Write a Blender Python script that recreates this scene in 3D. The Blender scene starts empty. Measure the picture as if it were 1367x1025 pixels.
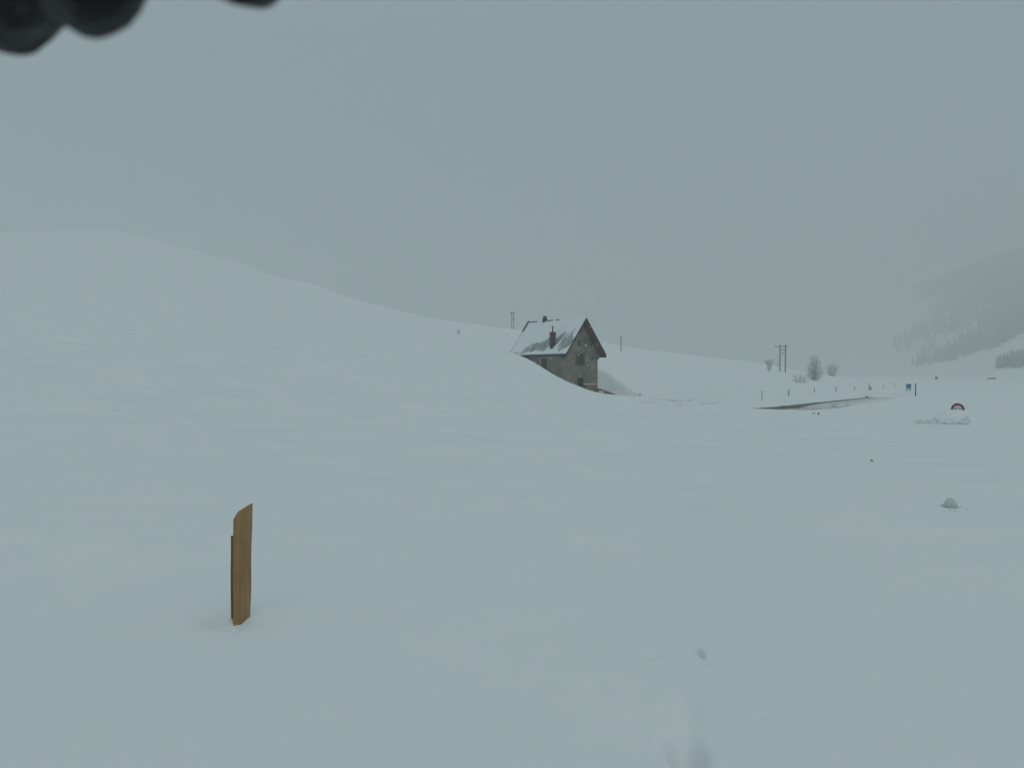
import bpy, bmesh, math, random
import numpy as np
from mathutils import Vector, Matrix

C = bpy.context.scene
R = math.radians
rng = random.Random(7)

# ------------------------------------------------------------------ camera, world, sun, exposure
FPX = 1137.0            # focal length in pixels of the 1367 px wide photograph
ZC = 1.6                # eye height above the snow
HORIZON = 500.0
cam_d = bpy.data.cameras.new('camera')
cam = bpy.data.objects.new('camera', cam_d)
C.collection.objects.link(cam)
cam.location = (0, 0, ZC)
cam.rotation_euler = (R(90) - math.atan((512.5 - HORIZON) / FPX), 0, 0)
cam_d.sensor_width = 36
cam_d.lens = 36 * FPX / 1367
cam_d.clip_start = 0.01
cam_d.clip_end = 8000
cam_d.dof.use_dof = True
cam_d.dof.focus_distance = 60
cam_d.dof.aperture_fstop = 19
C.camera = cam

SUN_EL, SUN_ROT = R(58), R(150)
world = bpy.data.worlds.new('World')
C.world = world
world.use_nodes = True
nt = world.node_tree
nt.nodes.clear()
wo = nt.nodes.new('ShaderNodeOutputWorld')
bg = nt.nodes.new('ShaderNodeBackground')
sky = nt.nodes.new('ShaderNodeTexSky')
sky.sky_type = 'NISHITA'
sky.sun_disc = False
sky.sun_elevation = SUN_EL
sky.sun_rotation = SUN_ROT
sky.air_density = 1.0
sky.dust_density = 4.0
# closed cloud cover: paler overhead than near the horizon
tc = nt.nodes.new('ShaderNodeTexCoord')
sep = nt.nodes.new('ShaderNodeSeparateXYZ')
nt.links.new(tc.outputs['Generated'], sep.inputs[0])
ramp = nt.nodes.new('ShaderNodeValToRGB')
ramp.color_ramp.interpolation = 'B_SPLINE'
els = ramp.color_ramp.elements
els[0].position = 0.0; els[0].color = (0.472, 0.630, 0.704, 1)
els[1].position = 1.0; els[1].color = (0.885, 1.185, 1.31, 1)
e = els.new(0.45); e.color = (0.540, 0.712, 0.798, 1)
nt.links.new(sep.outputs[2], ramp.inputs[0])
gain = nt.nodes.new('ShaderNodeVectorMath'); gain.operation = 'SCALE'
gain.inputs['Scale'].default_value = 4.6
nt.links.new(ramp.outputs[0], gain.inputs[0])
mix = nt.nodes.new('ShaderNodeMix'); mix.data_type = 'RGBA'
mix.inputs[0].default_value = 0.94
nt.links.new(sky.outputs[0], mix.inputs[6])
nt.links.new(gain.outputs[0], mix.inputs[7])
nt.links.new(mix.outputs[2], bg.inputs[0])
bg.inputs[1].default_value = 0.1
nt.links.new(bg.outputs[0], wo.inputs[0])

sun_d = bpy.data.lights.new('sun', 'SUN')
sun_d.energy = 0.5
sun_d.angle = R(70)
sun_d.color = (0.96, 1.0, 0.99)
sun = bpy.data.objects.new('sun', sun_d)
C.collection.objects.link(sun)
sun.rotation_euler = (R(90) - SUN_EL, 0, R(180) - SUN_ROT + R(0))
sun.location = (0, 0, 60)

C.view_settings.view_transform = 'Standard'
C.view_settings.look = 'None'
C.view_settings.gamma = 1
C.view_settings.exposure = 0.0
C.view_settings.use_curve_mapping = False
C.cycles.volume_bounces = 2
C.cycles.max_bounces = 8
C.cycles.diffuse_bounces = 3
C.cycles.use_denoising = True

# ------------------------------------------------------------------ small helpers
def link(o, parent=None):
    C.collection.objects.link(o)
    if parent is not None:
        o.parent = parent
    return o

def tag(o, label=None, cat=None, group=None, kind=None):
    if label: o['label'] = label
    if cat: o['category'] = cat
    if group: o['group'] = group
    if kind: o['kind'] = kind
    return o

def empty(name, loc, rz=0.0):
    o = bpy.data.objects.new(name, None)
    o.empty_display_size = 0.2
    link(o)
    o.location = loc
    o.rotation_euler = (0, 0, rz)
    return o

def copy_tree(o, parent=None):
    c = o.copy()
    C.collection.objects.link(c)
    c.parent = parent
    for ch in list(o.children):
        copy_tree(ch, c)
    return c

class MB:
    def __init__(self):
        self.bm = bmesh.new()
    def box(self, x0, x1, y0, y1, z0, z1):
        vs = [self.bm.verts.new((x, y, z)) for z in (z0, z1) for y in (y0, y1) for x in (x0, x1)]
        for f in ((0, 2, 3, 1), (4, 5, 7, 6), (0, 1, 5, 4), (2, 6, 7, 3), (0, 4, 6, 2), (1, 3, 7, 5)):
            self.bm.faces.new([vs[i] for i in f])
        return self
    def prism(self, poly, axis, a0, a1):
        """poly: list of 2-d points swept along an axis ('x' or 'y')"""
        def p(q, a):
            return (a, q[0], q[1]) if axis == 'x' else ((q[0], a, q[1]) if axis == 'y' else (q[0], q[1], a))
        A = [self.bm.verts.new(p(q, a0)) for q in poly]
        B = [self.bm.verts.new(p(q, a1)) for q in poly]
        n = len(poly)
        self.bm.faces.new(A[::-1]); self.bm.faces.new(B)
        for i in range(n):
            self.bm.faces.new((A[i], A[(i + 1) % n], B[(i + 1) % n], B[i]))
        return self
    def tube(self, p0, p1, r0, r1=None, n=8, caps=True):
        r1 = r0 if r1 is None else r1
        p0, p1 = Vector(p0), Vector(p1)
        d = (p1 - p0)
        if d.length < 1e-6: return self
        d.normalize()
        a = d.orthogonal().normalized(); b = d.cross(a)
        A, B = [], []
        for i in range(n):
            t = 2 * math.pi * i / n
            u = a * math.cos(t) + b * math.sin(t)
            A.append(self.bm.verts.new(p0 + u * r0)); B.append(self.bm.verts.new(p1 + u * r1))
        for i in range(n):
            self.bm.faces.new((A[i], A[(i + 1) % n], B[(i + 1) % n], B[i]))
        if caps:
            self.bm.faces.new(A[::-1]); self.bm.faces.new(B)
        return self
    def build(self, name, mat, parent=None, smooth=False, bevel=0.0, recalc=True):
        if recalc:
            bmesh.ops.recalc_face_normals(self.bm, faces=self.bm.faces)
        me = bpy.data.meshes.new(name)
        self.bm.to_mesh(me); self.bm.free()
        o = bpy.data.objects.new(name, me)
        me.materials.append(mat)
        if smooth:
            for p in me.polygons: p.use_smooth = True
        link(o, parent)
        if bevel > 0:
            m = o.modifiers.new('bevel', 'BEVEL'); m.width = bevel; m.segments = 2
        return o

def mesh_np(name, V, F, mat, parent=None, smooth=True):
    """V (n,3), F (m,4) or (m,3) numpy arrays"""
    me = bpy.data.meshes.new(name)
    V = np.asarray(V, dtype=np.float32); F = np.asarray(F, dtype=np.int32)
    k = F.shape[1]
    me.vertices.add(len(V)); me.vertices.foreach_set('co', V.ravel())
    me.loops.add(F.size); me.loops.foreach_set('vertex_index', F.ravel())
    me.polygons.add(len(F))
    me.polygons.foreach_set('loop_start', np.arange(0, F.size, k, dtype=np.int32))
    me.polygons.foreach_set('use_smooth', np.full(len(F), smooth, dtype=bool))
    me.update(calc_edges=True)
    me.validate()
    o = bpy.data.objects.new(name, me)
    me.materials.append(mat)
    return link(o, parent)

# ---- numpy value noise
def _hash(ix, iy, seed):
    h = (ix.astype(np.int64) * 374761393 + iy.astype(np.int64) * 668265263 + seed * 1442695041) & 0xffffffff
    h = ((h ^ (h >> 13)) * 1274126177) & 0xffffffff
    h = h ^ (h >> 16)
    return (h & 0xffff) / 65535.0 * 2 - 1

def vnoise(x, y, seed=0):
    x = np.asarray(x, float); y = np.asarray(y, float)
    ix = np.floor(x); iy = np.floor(y)
    fx = x - ix; fy = y - iy
    ux = fx * fx * fx * (fx * (fx * 6 - 15) + 10); uy = fy * fy * fy * (fy * (fy * 6 - 15) + 10)
    a = _hash(ix, iy, seed); b = _hash(ix + 1, iy, seed)
    c = _hash(ix, iy + 1, seed); d = _hash(ix + 1, iy + 1, seed)
    return (a * (1 - ux) + b * ux) * (1 - uy) + (c * (1 - ux) + d * ux) * uy

def fbm(x, y, octaves=4, seed=0):
    s = 0; a = 1.0; t = 0
    for k in range(octaves):
        s = s + a * vnoise(x, y, seed + k * 17); t += a
        x = np.asarray(x) * 2.03 + 11.3; y = np.asarray(y) * 2.03 - 7.1; a *= 0.5
    return s / t

def sstep(a, b, x):
    t = np.clip((np.asarray(x, float) - a) / (b - a), 0, 1)
    return t * t * (3 - 2 * t)

# ------------------------------------------------------------------ materials
def mat(name, color, rough=0.8, spec=0.3, noise=None, bump=None, col2=None, stretch=(1, 1, 1), metallic=0.0, coords='Object', lo=0.35, hi=0.65):
    m = bpy.data.materials.new(name)
    m.use_nodes = True
    t = m.node_tree
    b = t.nodes['Principled BSDF']
    b.inputs['Base Color'].default_value = (*color, 1)
    b.inputs['Roughness'].default_value = rough
    b.inputs['Specular IOR Level'].default_value = spec
    b.inputs['Metallic'].default_value = metallic
    if noise or bump:
        tc = t.nodes.new('ShaderNodeTexCoord'); mp = t.nodes.new('ShaderNodeMapping')
        mp.inputs['Scale'].default_value = stretch
        t.links.new(tc.outputs[coords], mp.inputs[0])
    if noise:
        n = t.nodes.new('ShaderNodeTexNoise'); n.inputs['Scale'].default_value = noise
        n.inputs['Detail'].default_value = 6; n.inputs['Roughness'].default_value = 0.65
        t.links.new(mp.outputs[0], n.inputs['Vector'])
        r = t.nodes.new('ShaderNodeValToRGB')
        r.color_ramp.elements[0].position = lo; r.color_ramp.elements[1].position = hi
        r.color_ramp.elements[0].color = (*color, 1); r.color_ramp.elements[1].color = (*(col2 or color), 1)
        t.links.new(n.outputs['Fac'], r.inputs[0]); t.links.new(r.outputs[0], b.inputs['Base Color'])
    if bump:
        n2 = t.nodes.new('ShaderNodeTexNoise'); n2.inputs['Scale'].default_value = bump[0]; n2.inputs['Detail'].default_value = 5
        t.links.new(mp.outputs[0], n2.inputs['Vector'])
        bp = t.nodes.new('ShaderNodeBump'); bp.inputs['Strength'].default_value = bump[1]; bp.inputs['Distance'].default_value = bump[2]
        t.links.new(n2.outputs['Fac'], bp.inputs['Height']); t.links.new(bp.outputs[0], b.inputs['Normal'])
    return m

def stone_mat():
    m = mat('rubble_stone', (0.2, 0.17, 0.13), 0.9, 0.2)
    t = m.node_tree; b = t.nodes['Principled BSDF']
    tc = t.nodes.new('ShaderNodeTexCoord')
    mp = t.nodes.new('ShaderNodeMapping'); mp.inputs['Scale'].default_value = (1, 1, 1.5)
    t.links.new(tc.outputs['Object'], mp.inputs[0])
    v = t.nodes.new('ShaderNodeTexVoronoi'); v.inputs['Scale'].default_value = 4.4; v.inputs['Randomness'].default_value = 0.9
    t.links.new(mp.outputs[0], v.inputs['Vector'])
    ve = t.nodes.new('ShaderNodeTexVoronoi'); ve.feature = 'DISTANCE_TO_EDGE'; ve.inputs['Scale'].default_value = 4.4; ve.inputs['Randomness'].default_value = 0.9
    t.links.new(mp.outputs[0], ve.inputs['Vector'])
    sx = t.nodes.new('ShaderNodeSeparateXYZ'); t.links.new(v.outputs['Color'], sx.inputs[0])
    r = t.nodes.new('ShaderNodeValToRGB')
    E = r.color_ramp.elements
    E[0].color = (0.18, 0.16, 0.132, 1); E[1].color = (0.35, 0.31, 0.255, 1)
    x = E.new(0.5); x.color = (0.26, 0.228, 0.186, 1)
    t.links.new(sx.outputs[0], r.inputs[0])
    rj = t.nodes.new('ShaderNodeValToRGB')
    rj.color_ramp.elements[0].position = 0.01; rj.color_ramp.elements[1].position = 0.07
    t.links.new(ve.outputs['Distance'], rj.inputs[0])
    mx = t.nodes.new('ShaderNodeMix'); mx.data_type = 'RGBA'
    mx.inputs[6].default_value = (0.24, 0.22, 0.185, 1)
    t.links.new(rj.outputs[0], mx.inputs[0]); t.links.new(r.outputs[0], mx.inputs[7])
    n = t.nodes.new('ShaderNodeTexNoise'); n.inputs['Scale'].default_value = 0.7; n.inputs['Detail'].default_value = 5
    t.links.new(tc.outputs['Object'], n.inputs['Vector'])
    r2 = t.nodes.new('ShaderNodeValToRGB')
    r2.color_ramp.elements[0].position = 0.3; r2.color_ramp.elements[1].position = 0.7
    r2.color_ramp.elements[0].color = (0.72, 0.74, 0.72, 1); r2.color_ramp.elements[1].color = (1.2, 1.15, 1.08, 1)
    t.links.new(n.outputs['Fac'], r2.inputs[0])
    mu = t.nodes.new('ShaderNodeMix'); mu.data_type = 'RGBA'; mu.blend_type = 'MULTIPLY'; mu.inputs[0].default_value = 1
    t.links.new(mx.outputs[2], mu.inputs[6]); t.links.new(r2.outputs[0], mu.inputs[7])
    t.links.new(mu.outputs[2], b.inputs['Base Color'])
    bp = t.nodes.new('ShaderNodeBump'); bp.inputs['Strength'].default_value = 0.6; bp.inputs['Distance'].default_value = 0.05
    t.links.new(rj.outputs[0], bp.inputs['Height']); t.links.new(bp.outputs[0], b.inputs['Normal'])
    return m

def snow_mat(name='snow', scale=1.0, c1=(0.80, 0.83, 0.845), c2=(0.845, 0.86, 0.865)):
    m = mat(name, c1, 0.92, 0.15, noise=0.35 * scale, col2=c2)
    t = m.node_tree; b = t.nodes['Principled BSDF']
    tc = t.nodes.new('ShaderNodeTexCoord')
    n = t.nodes.new('ShaderNodeTexNoise'); n.inputs['Scale'].default_value = 9 * scale; n.inputs['Detail'].default_value = 5; n.inputs['Roughness'].default_value = 0.6
    t.links.new(tc.outputs['Object'], n.inputs['Vector'])
    bp = t.nodes.new('ShaderNodeBump'); bp.inputs['Strength'].default_value = 0.14; bp.inputs['Distance'].default_value = 0.02
    t.links.new(n.outputs['Fac'], bp.inputs['Height']); t.links.new(bp.outputs[0], b.inputs['Normal'])
    return m

M = {
    'snow': snow_mat(),
    'roof_snow': snow_mat('roof_snow', 1.5),
    'stone': stone_mat(),
    'slate': mat('slate', (0.19, 0.21, 0.22), 0.75, 0.3, noise=1.6, col2=(0.66, 0.70, 0.71), stretch=(2.4, 0.5, 0.5), lo=0.40, hi=0.72),
    'board_dark': mat('dark_timber', (0.028, 0.03, 0.032), 0.85, 0.2, noise=6, col2=(0.05, 0.045, 0.042)),
    'soffit': mat('red_brown_boards', (0.20, 0.052, 0.048), 0.85, 0.2, noise=2.2, col2=(0.09, 0.034, 0.034), stretch=(1, 3, 1)),
    'shutter': mat('faded_shutter', (0.088, 0.058, 0.052), 0.85, 0.2, noise=3, col2=(0.066, 0.045, 0.042), stretch=(4, 6, 0.6)),
    'recess': mat('dark_opening', (0.02, 0.019, 0.019), 0.85, 0.2, noise=4, col2=(0.03, 0.027, 0.026)),
    'frame': mat('opening_stone_frame', (0.17, 0.15, 0.125), 0.9, 0.2, noise=5, col2=(0.23, 0.2, 0.165)),
    'brick': mat('chimney_brick', (0.09, 0.045, 0.042), 0.9, 0.2, noise=5, col2=(0.06, 0.037, 0.037)),
    'render': mat('pale_render', (0.34, 0.32, 0.32), 0.9, 0.2, noise=2, col2=(0.26, 0.25, 0.245)),
    'pipe': mat('sooty_pipe', (0.025, 0.03, 0.032), 0.6, 0.4),
    'wood': None,
    'wood_shade': mat('weathered_shaded_wood', (0.17, 0.085, 0.04), 0.85, 0.2, noise=8, col2=(0.11, 0.055, 0.027), stretch=(3, 3, 0.25)),  # darker copy of the stake wood: the rear board's shade is in the colour
    'pole': mat('tarred_pole', (0.055, 0.058, 0.06), 0.85, 0.2, noise=2, col2=(0.035, 0.038, 0.04)),
    'pale_pole': mat('weathered_pole', (0.2, 0.19, 0.15), 0.85, 0.2, noise=2, col2=(0.13, 0.12, 0.1)),
    'post': mat('fence_post_wood', (0.075, 0.078, 0.075), 0.9, 0.2, noise=3, col2=(0.13, 0.13, 0.125)),
    'black': mat('matt_black', (0.004, 0.0045, 0.005), 0.6, 0.3),
    'white': mat('white_plastic', (0.85, 0.87, 0.87), 0.45, 0.4),
    'blue': mat('sign_blue', (0.03, 0.15, 0.25), 0.5, 0.4, noise=5, col2=(0.04, 0.18, 0.28)),
    'plate': mat('sign_plate_grey', (0.3, 0.33, 0.34), 0.5, 0.4),
    'red': mat('sign_red', (0.2, 0.012, 0.022), 0.5, 0.4, noise=4, col2=(0.24, 0.018, 0.028)),
    'sign_white': mat('sign_white', (0.6, 0.62, 0.6), 0.5, 0.4),
    'metal': mat('galvanised_steel', (0.25, 0.26, 0.27), 0.5, 0.5, metallic=0.6),
    'bark': mat('frosted_bark', (0.17, 0.165, 0.165), 0.9, 0.2, noise=2, col2=(0.30, 0.30, 0.305)),
    'twig': mat('frosted_twigs', (0.20, 0.195, 0.2), 0.9, 0.2, noise=0.8, col2=(0.6, 0.6, 0.6)),
    'twig_red': mat('frosted_reddish_twigs', (0.27, 0.22, 0.215), 0.9, 0.2, noise=0.8, col2=(0.5, 0.47, 0.465)),
    'conifer': mat('frosted_conifer', (0.24, 0.26, 0.26), 0.9, 0.2, noise=0.05, col2=(0.38, 0.40, 0.40)),
    'ice': mat('packed_snow', (0.52, 0.57, 0.58), 0.8, 0.25, noise=6, col2=(0.66, 0.70, 0.705), bump=(18, 0.5, 0.02)),
    'clod': mat('ploughed_snow', (0.66, 0.69, 0.70), 0.9, 0.2, noise=4, col2=(0.76, 0.78, 0.785)),
    'rock': mat('dark_rock', (0.06, 0.06, 0.058), 0.9, 0.2, noise=8, col2=(0.12, 0.12, 0.115)),
    'pinkish': mat('pale_rubble_snow', (0.5, 0.47, 0.46), 0.9, 0.2, noise=6, col2=(0.6, 0.57, 0.56)),
}

def wood_mat():
    m = mat('weathered_board', (0.33, 0.175, 0.078), 0.75, 0.25)
    t = m.node_tree; b = t.nodes['Principled BSDF']
    tc = t.nodes.new('ShaderNodeTexCoord')
    mp = t.nodes.new('ShaderNodeMapping'); mp.inputs['Scale'].default_value = (26, 26, 1.3)
    t.links.new(tc.outputs['Object'], mp.inputs[0])
    n = t.nodes.new('ShaderNodeTexNoise'); n.inputs['Scale'].default_value = 1.4; n.inputs['Detail'].default_value = 7; n.inputs['Roughness'].default_value = 0.6
    n.inputs['Distortion'].default_value = 0.4
    t.links.new(mp.outputs[0], n.inputs['Vector'])
    r = t.nodes.new('ShaderNodeValToRGB')
    E = r.color_ramp.elements
    E[0].position = 0.25; E[0].color = (0.29, 0.165, 0.08, 1)
    E[1].position = 0.75; E[1].color = (0.47, 0.30, 0.165, 1)
    x = E.new(0.5); x.color = (0.39, 0.235, 0.12, 1)
    t.links.new(n.outputs['Fac'], r.inputs[0])
    n3 = t.nodes.new('ShaderNodeTexNoise'); n3.inputs['Scale'].default_value = 5; n3.inputs['Detail'].default_value = 4
    t.links.new(tc.outputs['Object'], n3.inputs['Vector'])
    r3 = t.nodes.new('ShaderNodeValToRGB')
    r3.color_ramp.elements[0].position = 0.3; r3.color_ramp.elements[0].color = (0.78, 0.78, 0.8, 1)
    r3.color_ramp.elements[1].position = 0.7; r3.color_ramp.elements[1].color = (1.12, 1.1, 1.05, 1)
    t.links.new(n3.outputs['Fac'], r3.inputs[0])
    mu = t.nodes.new('ShaderNodeMix'); mu.data_type = 'RGBA'; mu.blend_type = 'MULTIPLY'; mu.inputs[0].default_value = 1
    t.links.new(r.outputs[0], mu.inputs[6]); t.links.new(r3.outputs[0], mu.inputs[7])
    t.links.new(mu.outputs[2], b.inputs['Base Color'])
    bp = t.nodes.new('ShaderNodeBump'); bp.inputs['Strength'].default_value = 0.35; bp.inputs['Distance'].default_value = 0.003
    t.links.new(n.outputs['Fac'], bp.inputs['Height']); t.links.new(bp.outputs[0], b.inputs['Normal'])
    return m
M['wood'] = wood_mat()

# ------------------------------------------------------------------ the snow-covered ground
def hz(sy, Y):          # height of a ground point seen at photo row sy at depth Y
    return ZC + (HORIZON - sy) * Y / FPX

DEPTH = [4, 7, 11, 18, 30, 45, 60, 75, 90, 105, 118, 130, 160, 200, 260, 340, 450, 700, 1000, 1400, 2000, 2600]
COLS = {
 -900: [957, 740, 628, 543, 477, 432, 404, 385, 371, 360, 352, 346, 335, 325, 316, 308, 300, 290, 305, 325, 335, 345],
 -300: [957, 743, 638, 560, 497, 452, 424, 405, 391, 380, 372, 366, 354, 343, 333, 322, 313, 302, 315, 335, 350, 360],
    0: [957, 745, 645, 572, 512, 467, 440, 421, 407, 396, 388, 382, 370, 358, 346, 335, 325, 312, 325, 345, 360, 370],
  140: [957, 748, 652, 583, 526, 483, 457, 438, 423, 411, 402, 395, 380, 365, 351, 337, 323, 307.5, 325, 345, 360, 370],
  250: [957, 750, 658, 594, 542, 502, 477, 458, 443, 431, 422, 415, 399, 383, 366, 349, 334, 340, 360, 380, 390, 395],
  330: [957, 751, 660, 599, 551, 513, 490, 472, 458, 447, 438, 431, 415, 398, 380, 364, 355, 366, 385, 400, 405, 410],
  400: [957, 752, 661, 602, 553, 516, 492, 473, 458, 446, 437, 429, 411, 391, 383, 375.5, 384, 400, 410, 415, 420, 425],
  520: [957, 755, 665, 608, 562, 527, 504, 486, 471, 459, 450, 442, 425, 411.5, 417, 424, 432, 442, 450, 455, 458, 460],
  600: [957, 757, 668, 611, 566, 533, 513, 498, 484, 470, 461, 453, 430, 430, 442, 445, 450, 460, 465, 465, 465, 465],
  690: [957, 759, 671, 616, 574, 546, 528, 510, 490, 473.5, 472, 466, 448, 440, 448, 460, 470, 475, 478, 478, 478, 478],
  750: [957, 760, 673, 619, 579, 552, 537, 521.5, 511.5, 505.5, 512, 500, 464, 448, 455, 462, 475, 480, 483, 483, 483, 483],
  800: [957, 760, 674, 621, 583, 557, 543, 532, 527, 525.5, 503, 489, 473, 456, 464, 472, 480, 485, 488, 488, 488, 488],
  850: [957, 760, 675, 623, 586, 561, 545, 532, 528.3, 529.5, 524, 509, 484, 464.5, 470, 480, 488, 490, 492, 492, 492, 492],
  900: [957, 760, 676, 624, 588, 563, 546.5, 537.5, 538, 536, 531, 524, 499, 471, 474, 484, 492, 495, 496, 496, 496, 496],
 1000: [957, 760, 676, 625, 591, 568, 547.5, 545.5, 535, 525, 520, 516, 503, 488, 483, 490, 496, 498, 499, 499.5, 492, 472],
 1100: [957, 760, 676, 626, 593, 561, 552.5, 545, 536, 530, 526, 522, 515, 507, 500, 503, 505, 503, 500, 497, 460, 425],
 1200: [957, 760, 676, 626, 595, 571, 556, 543, 536, 531, 527, 524, 518, 513, 509, 507, 505.5, 502, 498, 478, 412, 370],
 1280: [957, 760, 676, 626, 597, 573, 557, 546, 538, 532, 528, 525, 519, 514, 510.5, 508, 506, 500, 480, 440, 378, 335],
 1367: [957, 760, 676, 626, 598, 575, 559, 548, 540, 534, 529, 526, 520, 515, 511.5, 509, 504, 482, 445, 405, 350, 312],
 1700: [957, 760, 676, 627, 600, 578, 562, 550, 542, 536, 531, 527, 521, 516, 512, 506, 490, 440, 390, 350, 310, 290],
 2200: [957, 760, 676, 628, 602, 580, 564, 552, 544, 537, 532, 528, 522, 517, 510, 500, 480, 430, 380, 345, 310, 290],
}
def pchip(xk, yk, x):
    xk = np.asarray(xk, float); yk = np.asarray(yk, float)
    h = np.diff(xk); dl = np.diff(yk, axis=0) / (h[:, None] if yk.ndim > 1 else h)
    m = np.zeros_like(yk)
    m[0] = dl[0]; m[-1] = dl[-1]
    for i in range(1, len(xk) - 1):
        w1 = 2 * h[i] + h[i - 1]; w2 = h[i] + 2 * h[i - 1]
        ok = dl[i - 1] * dl[i] > 0
        with np.errstate(divide='ignore', invalid='ignore'):
            v = (w1 + w2) / (w1 / np.where(ok, dl[i - 1], 1) + w2 / np.where(ok, dl[i], 1))
        m[i] = np.where(ok, v, 0)
    x = np.clip(x, xk[0], xk[-1])
    k = np.clip(np.searchsorted(xk, x, side='right') - 1, 0, len(xk) - 2)
    hh = h[k]; t = (x - xk[k]) / hh
    if yk.ndim > 1: t = t[:, None]; hh = hh[:, None]
    return ((1 + 2 * t) * (1 - t) ** 2) * yk[k] + t * (1 - t) ** 2 * hh * m[k] + t * t * (3 - 2 * t) * yk[k + 1] + t * t * (t - 1) * hh * m[k + 1]

cols = sorted(COLS)
tabz = np.array([[hz(s, Y) for s, Y in zip(COLS[c], DEPTH)] for c in cols])       # (ncol, ndepth)
tabz[:, 0] = 0.0
LDEP = np.log(np.array([0.2, 2.0] + DEPTH))
tabz = np.concatenate([np.zeros((len(cols), 2)), tabz], axis=1)

def axis_theta():
    fine = np.arange(-34.5, 34.51, 0.13)
    side = []
    a, s = 34.5, 0.25
    while a < 178:
        a += s; s = min(s * 1.12, 4)
        side.append(min(a, 180))
    side = np.array(side)
    return np.radians(np.concatenate([-side[::-1][1:] if side[-1] >= 180 else -side[::-1], fine, side]))
def axis_r():
    r = [0.3]
    while r[-1] < 2700:
        x = r[-1]
        k = 0.05 if x < 3 else (0.0065 if x < 12 else (0.005 if x < 145 else (0.009 if x < 400 else 0.03)))
        r.append(x * (1 + k))
    return np.array(r)
TH = axis_theta(); RR = axis_r()
def base_grid():
    thc = np.clip(TH, -R(51), R(51))
    px = np.clip(683.5 + FPX * np.tan(thc), cols[0], cols[-1])
    # table along depth for every column first, on the depth this direction really has
    lr = np.linspace(LDEP[0], LDEP[-1], 1400)
    A = np.array([pchip(LDEP, tabz[i], lr) for i in range(len(cols))])            # (ncol, 1400)
    B = pchip(cols, A, px)                                                        # (nth, 1400)
    # soften the table along depth and direction
    ker = np.exp(-0.5 * (np.arange(-12, 13) / 5.0) ** 2); ker /= ker.sum()
    Bp = np.pad(B, ((0, 0), (12, 12)), mode='edge')
    B = sum(ker[i] * Bp[:, i:i + B.shape[1]] for i in range(25))
    fi = np.where(np.abs(TH) <= R(34.6))[0]
    k2 = np.exp(-0.5 * (np.arange(-10, 11) / 4.0) ** 2); k2 /= k2.sum()
    S = B[fi]; Sp = np.pad(S, ((10, 10), (0, 0)), mode='edge')
    B[fi] = sum(k2[i] * Sp[i:i + S.shape[0]] for i in range(21))
    Z = np.empty((len(TH), len(RR)))
    for j, t in enumerate(TH):
        Y = RR * math.cos(thc[j])
        Z[j] = np.interp(np.log(np.clip(Y, 0.2, 2600)), lr, B[j])
    # behind the camera both sides meet
    l = Z[0].copy(); r_ = Z[-1].copy(); mean = 0.5 * (l + r_) * 0.4
    w = sstep(R(60), R(180), np.abs(TH))[:, None]
    Z = Z * (1 - w) + mean[None, :] * w
    return Z
ZB = base_grid()
TX = np.sin(TH)[:, None] * RR[None, :]
TY = np.cos(TH)[:, None] * RR[None, :]

# house frame (used by the wind scoop round it)
HA = 0.93836                                         # the ridge runs this far off the picture plane
HD = np.array([math.cos(HA), -math.sin(HA)]); HW = np.array([math.sin(HA), math.cos(HA)])
APEX = np.array([9.593, 110.0])
HORG = APEX - 1.2 * HD                               # middle of the gable wall

ROAD_FAR = [(50.2, 120.4), (49, 118.2), (33, 90.5), (24.5, 75.8), (18.6, 67.0), (16.6, 66.6), (14.4, 68.6)]
def polyline_d(x, y, pts):
    """signed distance to a polyline (positive on its right-hand side) and the arc length of the foot"""
    best = np.full(np.shape(x), 1e9); sg = np.zeros(np.shape(x)); arc = np.zeros(np.shape(x)); s0 = 0
    for (ax, ay), (bx, by) in zip(pts[:-1], pts[1:]):
        L = math.hypot(bx - ax, by - ay); ux, uy = (bx - ax) / L, (by - ay) / L
        t = np.clip((x - ax) * ux + (y - ay) * uy, 0, L)
        d = np.hypot(x - ax - t * ux, y - ay - t * uy)
        c = (x - ax) * uy - (y - ay) * ux
        k = d < best
        best = np.where(k, d, best); sg = np.where(k, np.sign(c), sg); arc = np.where(k, s0 + t, arc)
        s0 += L
    return best, sg, arc
def smooth_line(pts, n=60):
    P = np.array(pts, float)
    for _ in range(3):
        Q = [P[0]]
        for a, b in zip(P[:-1], P[1:]):
            Q += [a * 0.75 + b * 0.25, a * 0.25 + b * 0.75]
        Q.append(P[-1]); P = np.array(Q)
    return [tuple(p) for p in P]
ROAD_EDGE = smooth_line(ROAD_FAR)
ROAD_W = 4.6
def road_z(x, y):
    # falls gently towards the far right
    s = (x - 18.3) * 0.5 + (y - 65) * 0.866
    return -1.03 - 0.0085 * np.clip(s, 0, 200) - 0.004 * np.clip(-s, 0, 40)

SCOOP = [(9.0, 128.0), (13.0, 124.5), (15.2, 119.5), (16.5, 114.0), (16.9, 110.5), (15.2, 106.0), (12.2, 104.0), (8.9, 104.6), (7.5, 108.8), (8.0, 112), (8.2, 119)]
def poly_sdf(x, y, P):
    d = np.full(np.shape(x), 1e9); ins = np.zeros(np.shape(x), bool); n = len(P)
    for i in range(n):
        ax, ay = P[i]; bx, by = P[(i + 1) % n]
        ex, ey = bx - ax, by - ay
        t = np.clip(((x - ax) * ex + (y - ay) * ey) / (ex * ex + ey * ey), 0, 1)
        d = np.minimum(d, np.hypot(x - ax - t * ex, y - ay - t * ey))
        c = ((ay > y) != (by > y)) & (x < (bx - ax) * (y - ay) / ((by - ay) if by != ay else 1e-9) + ax)
        ins ^= c
    return np.where(ins, d, -d)

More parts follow.
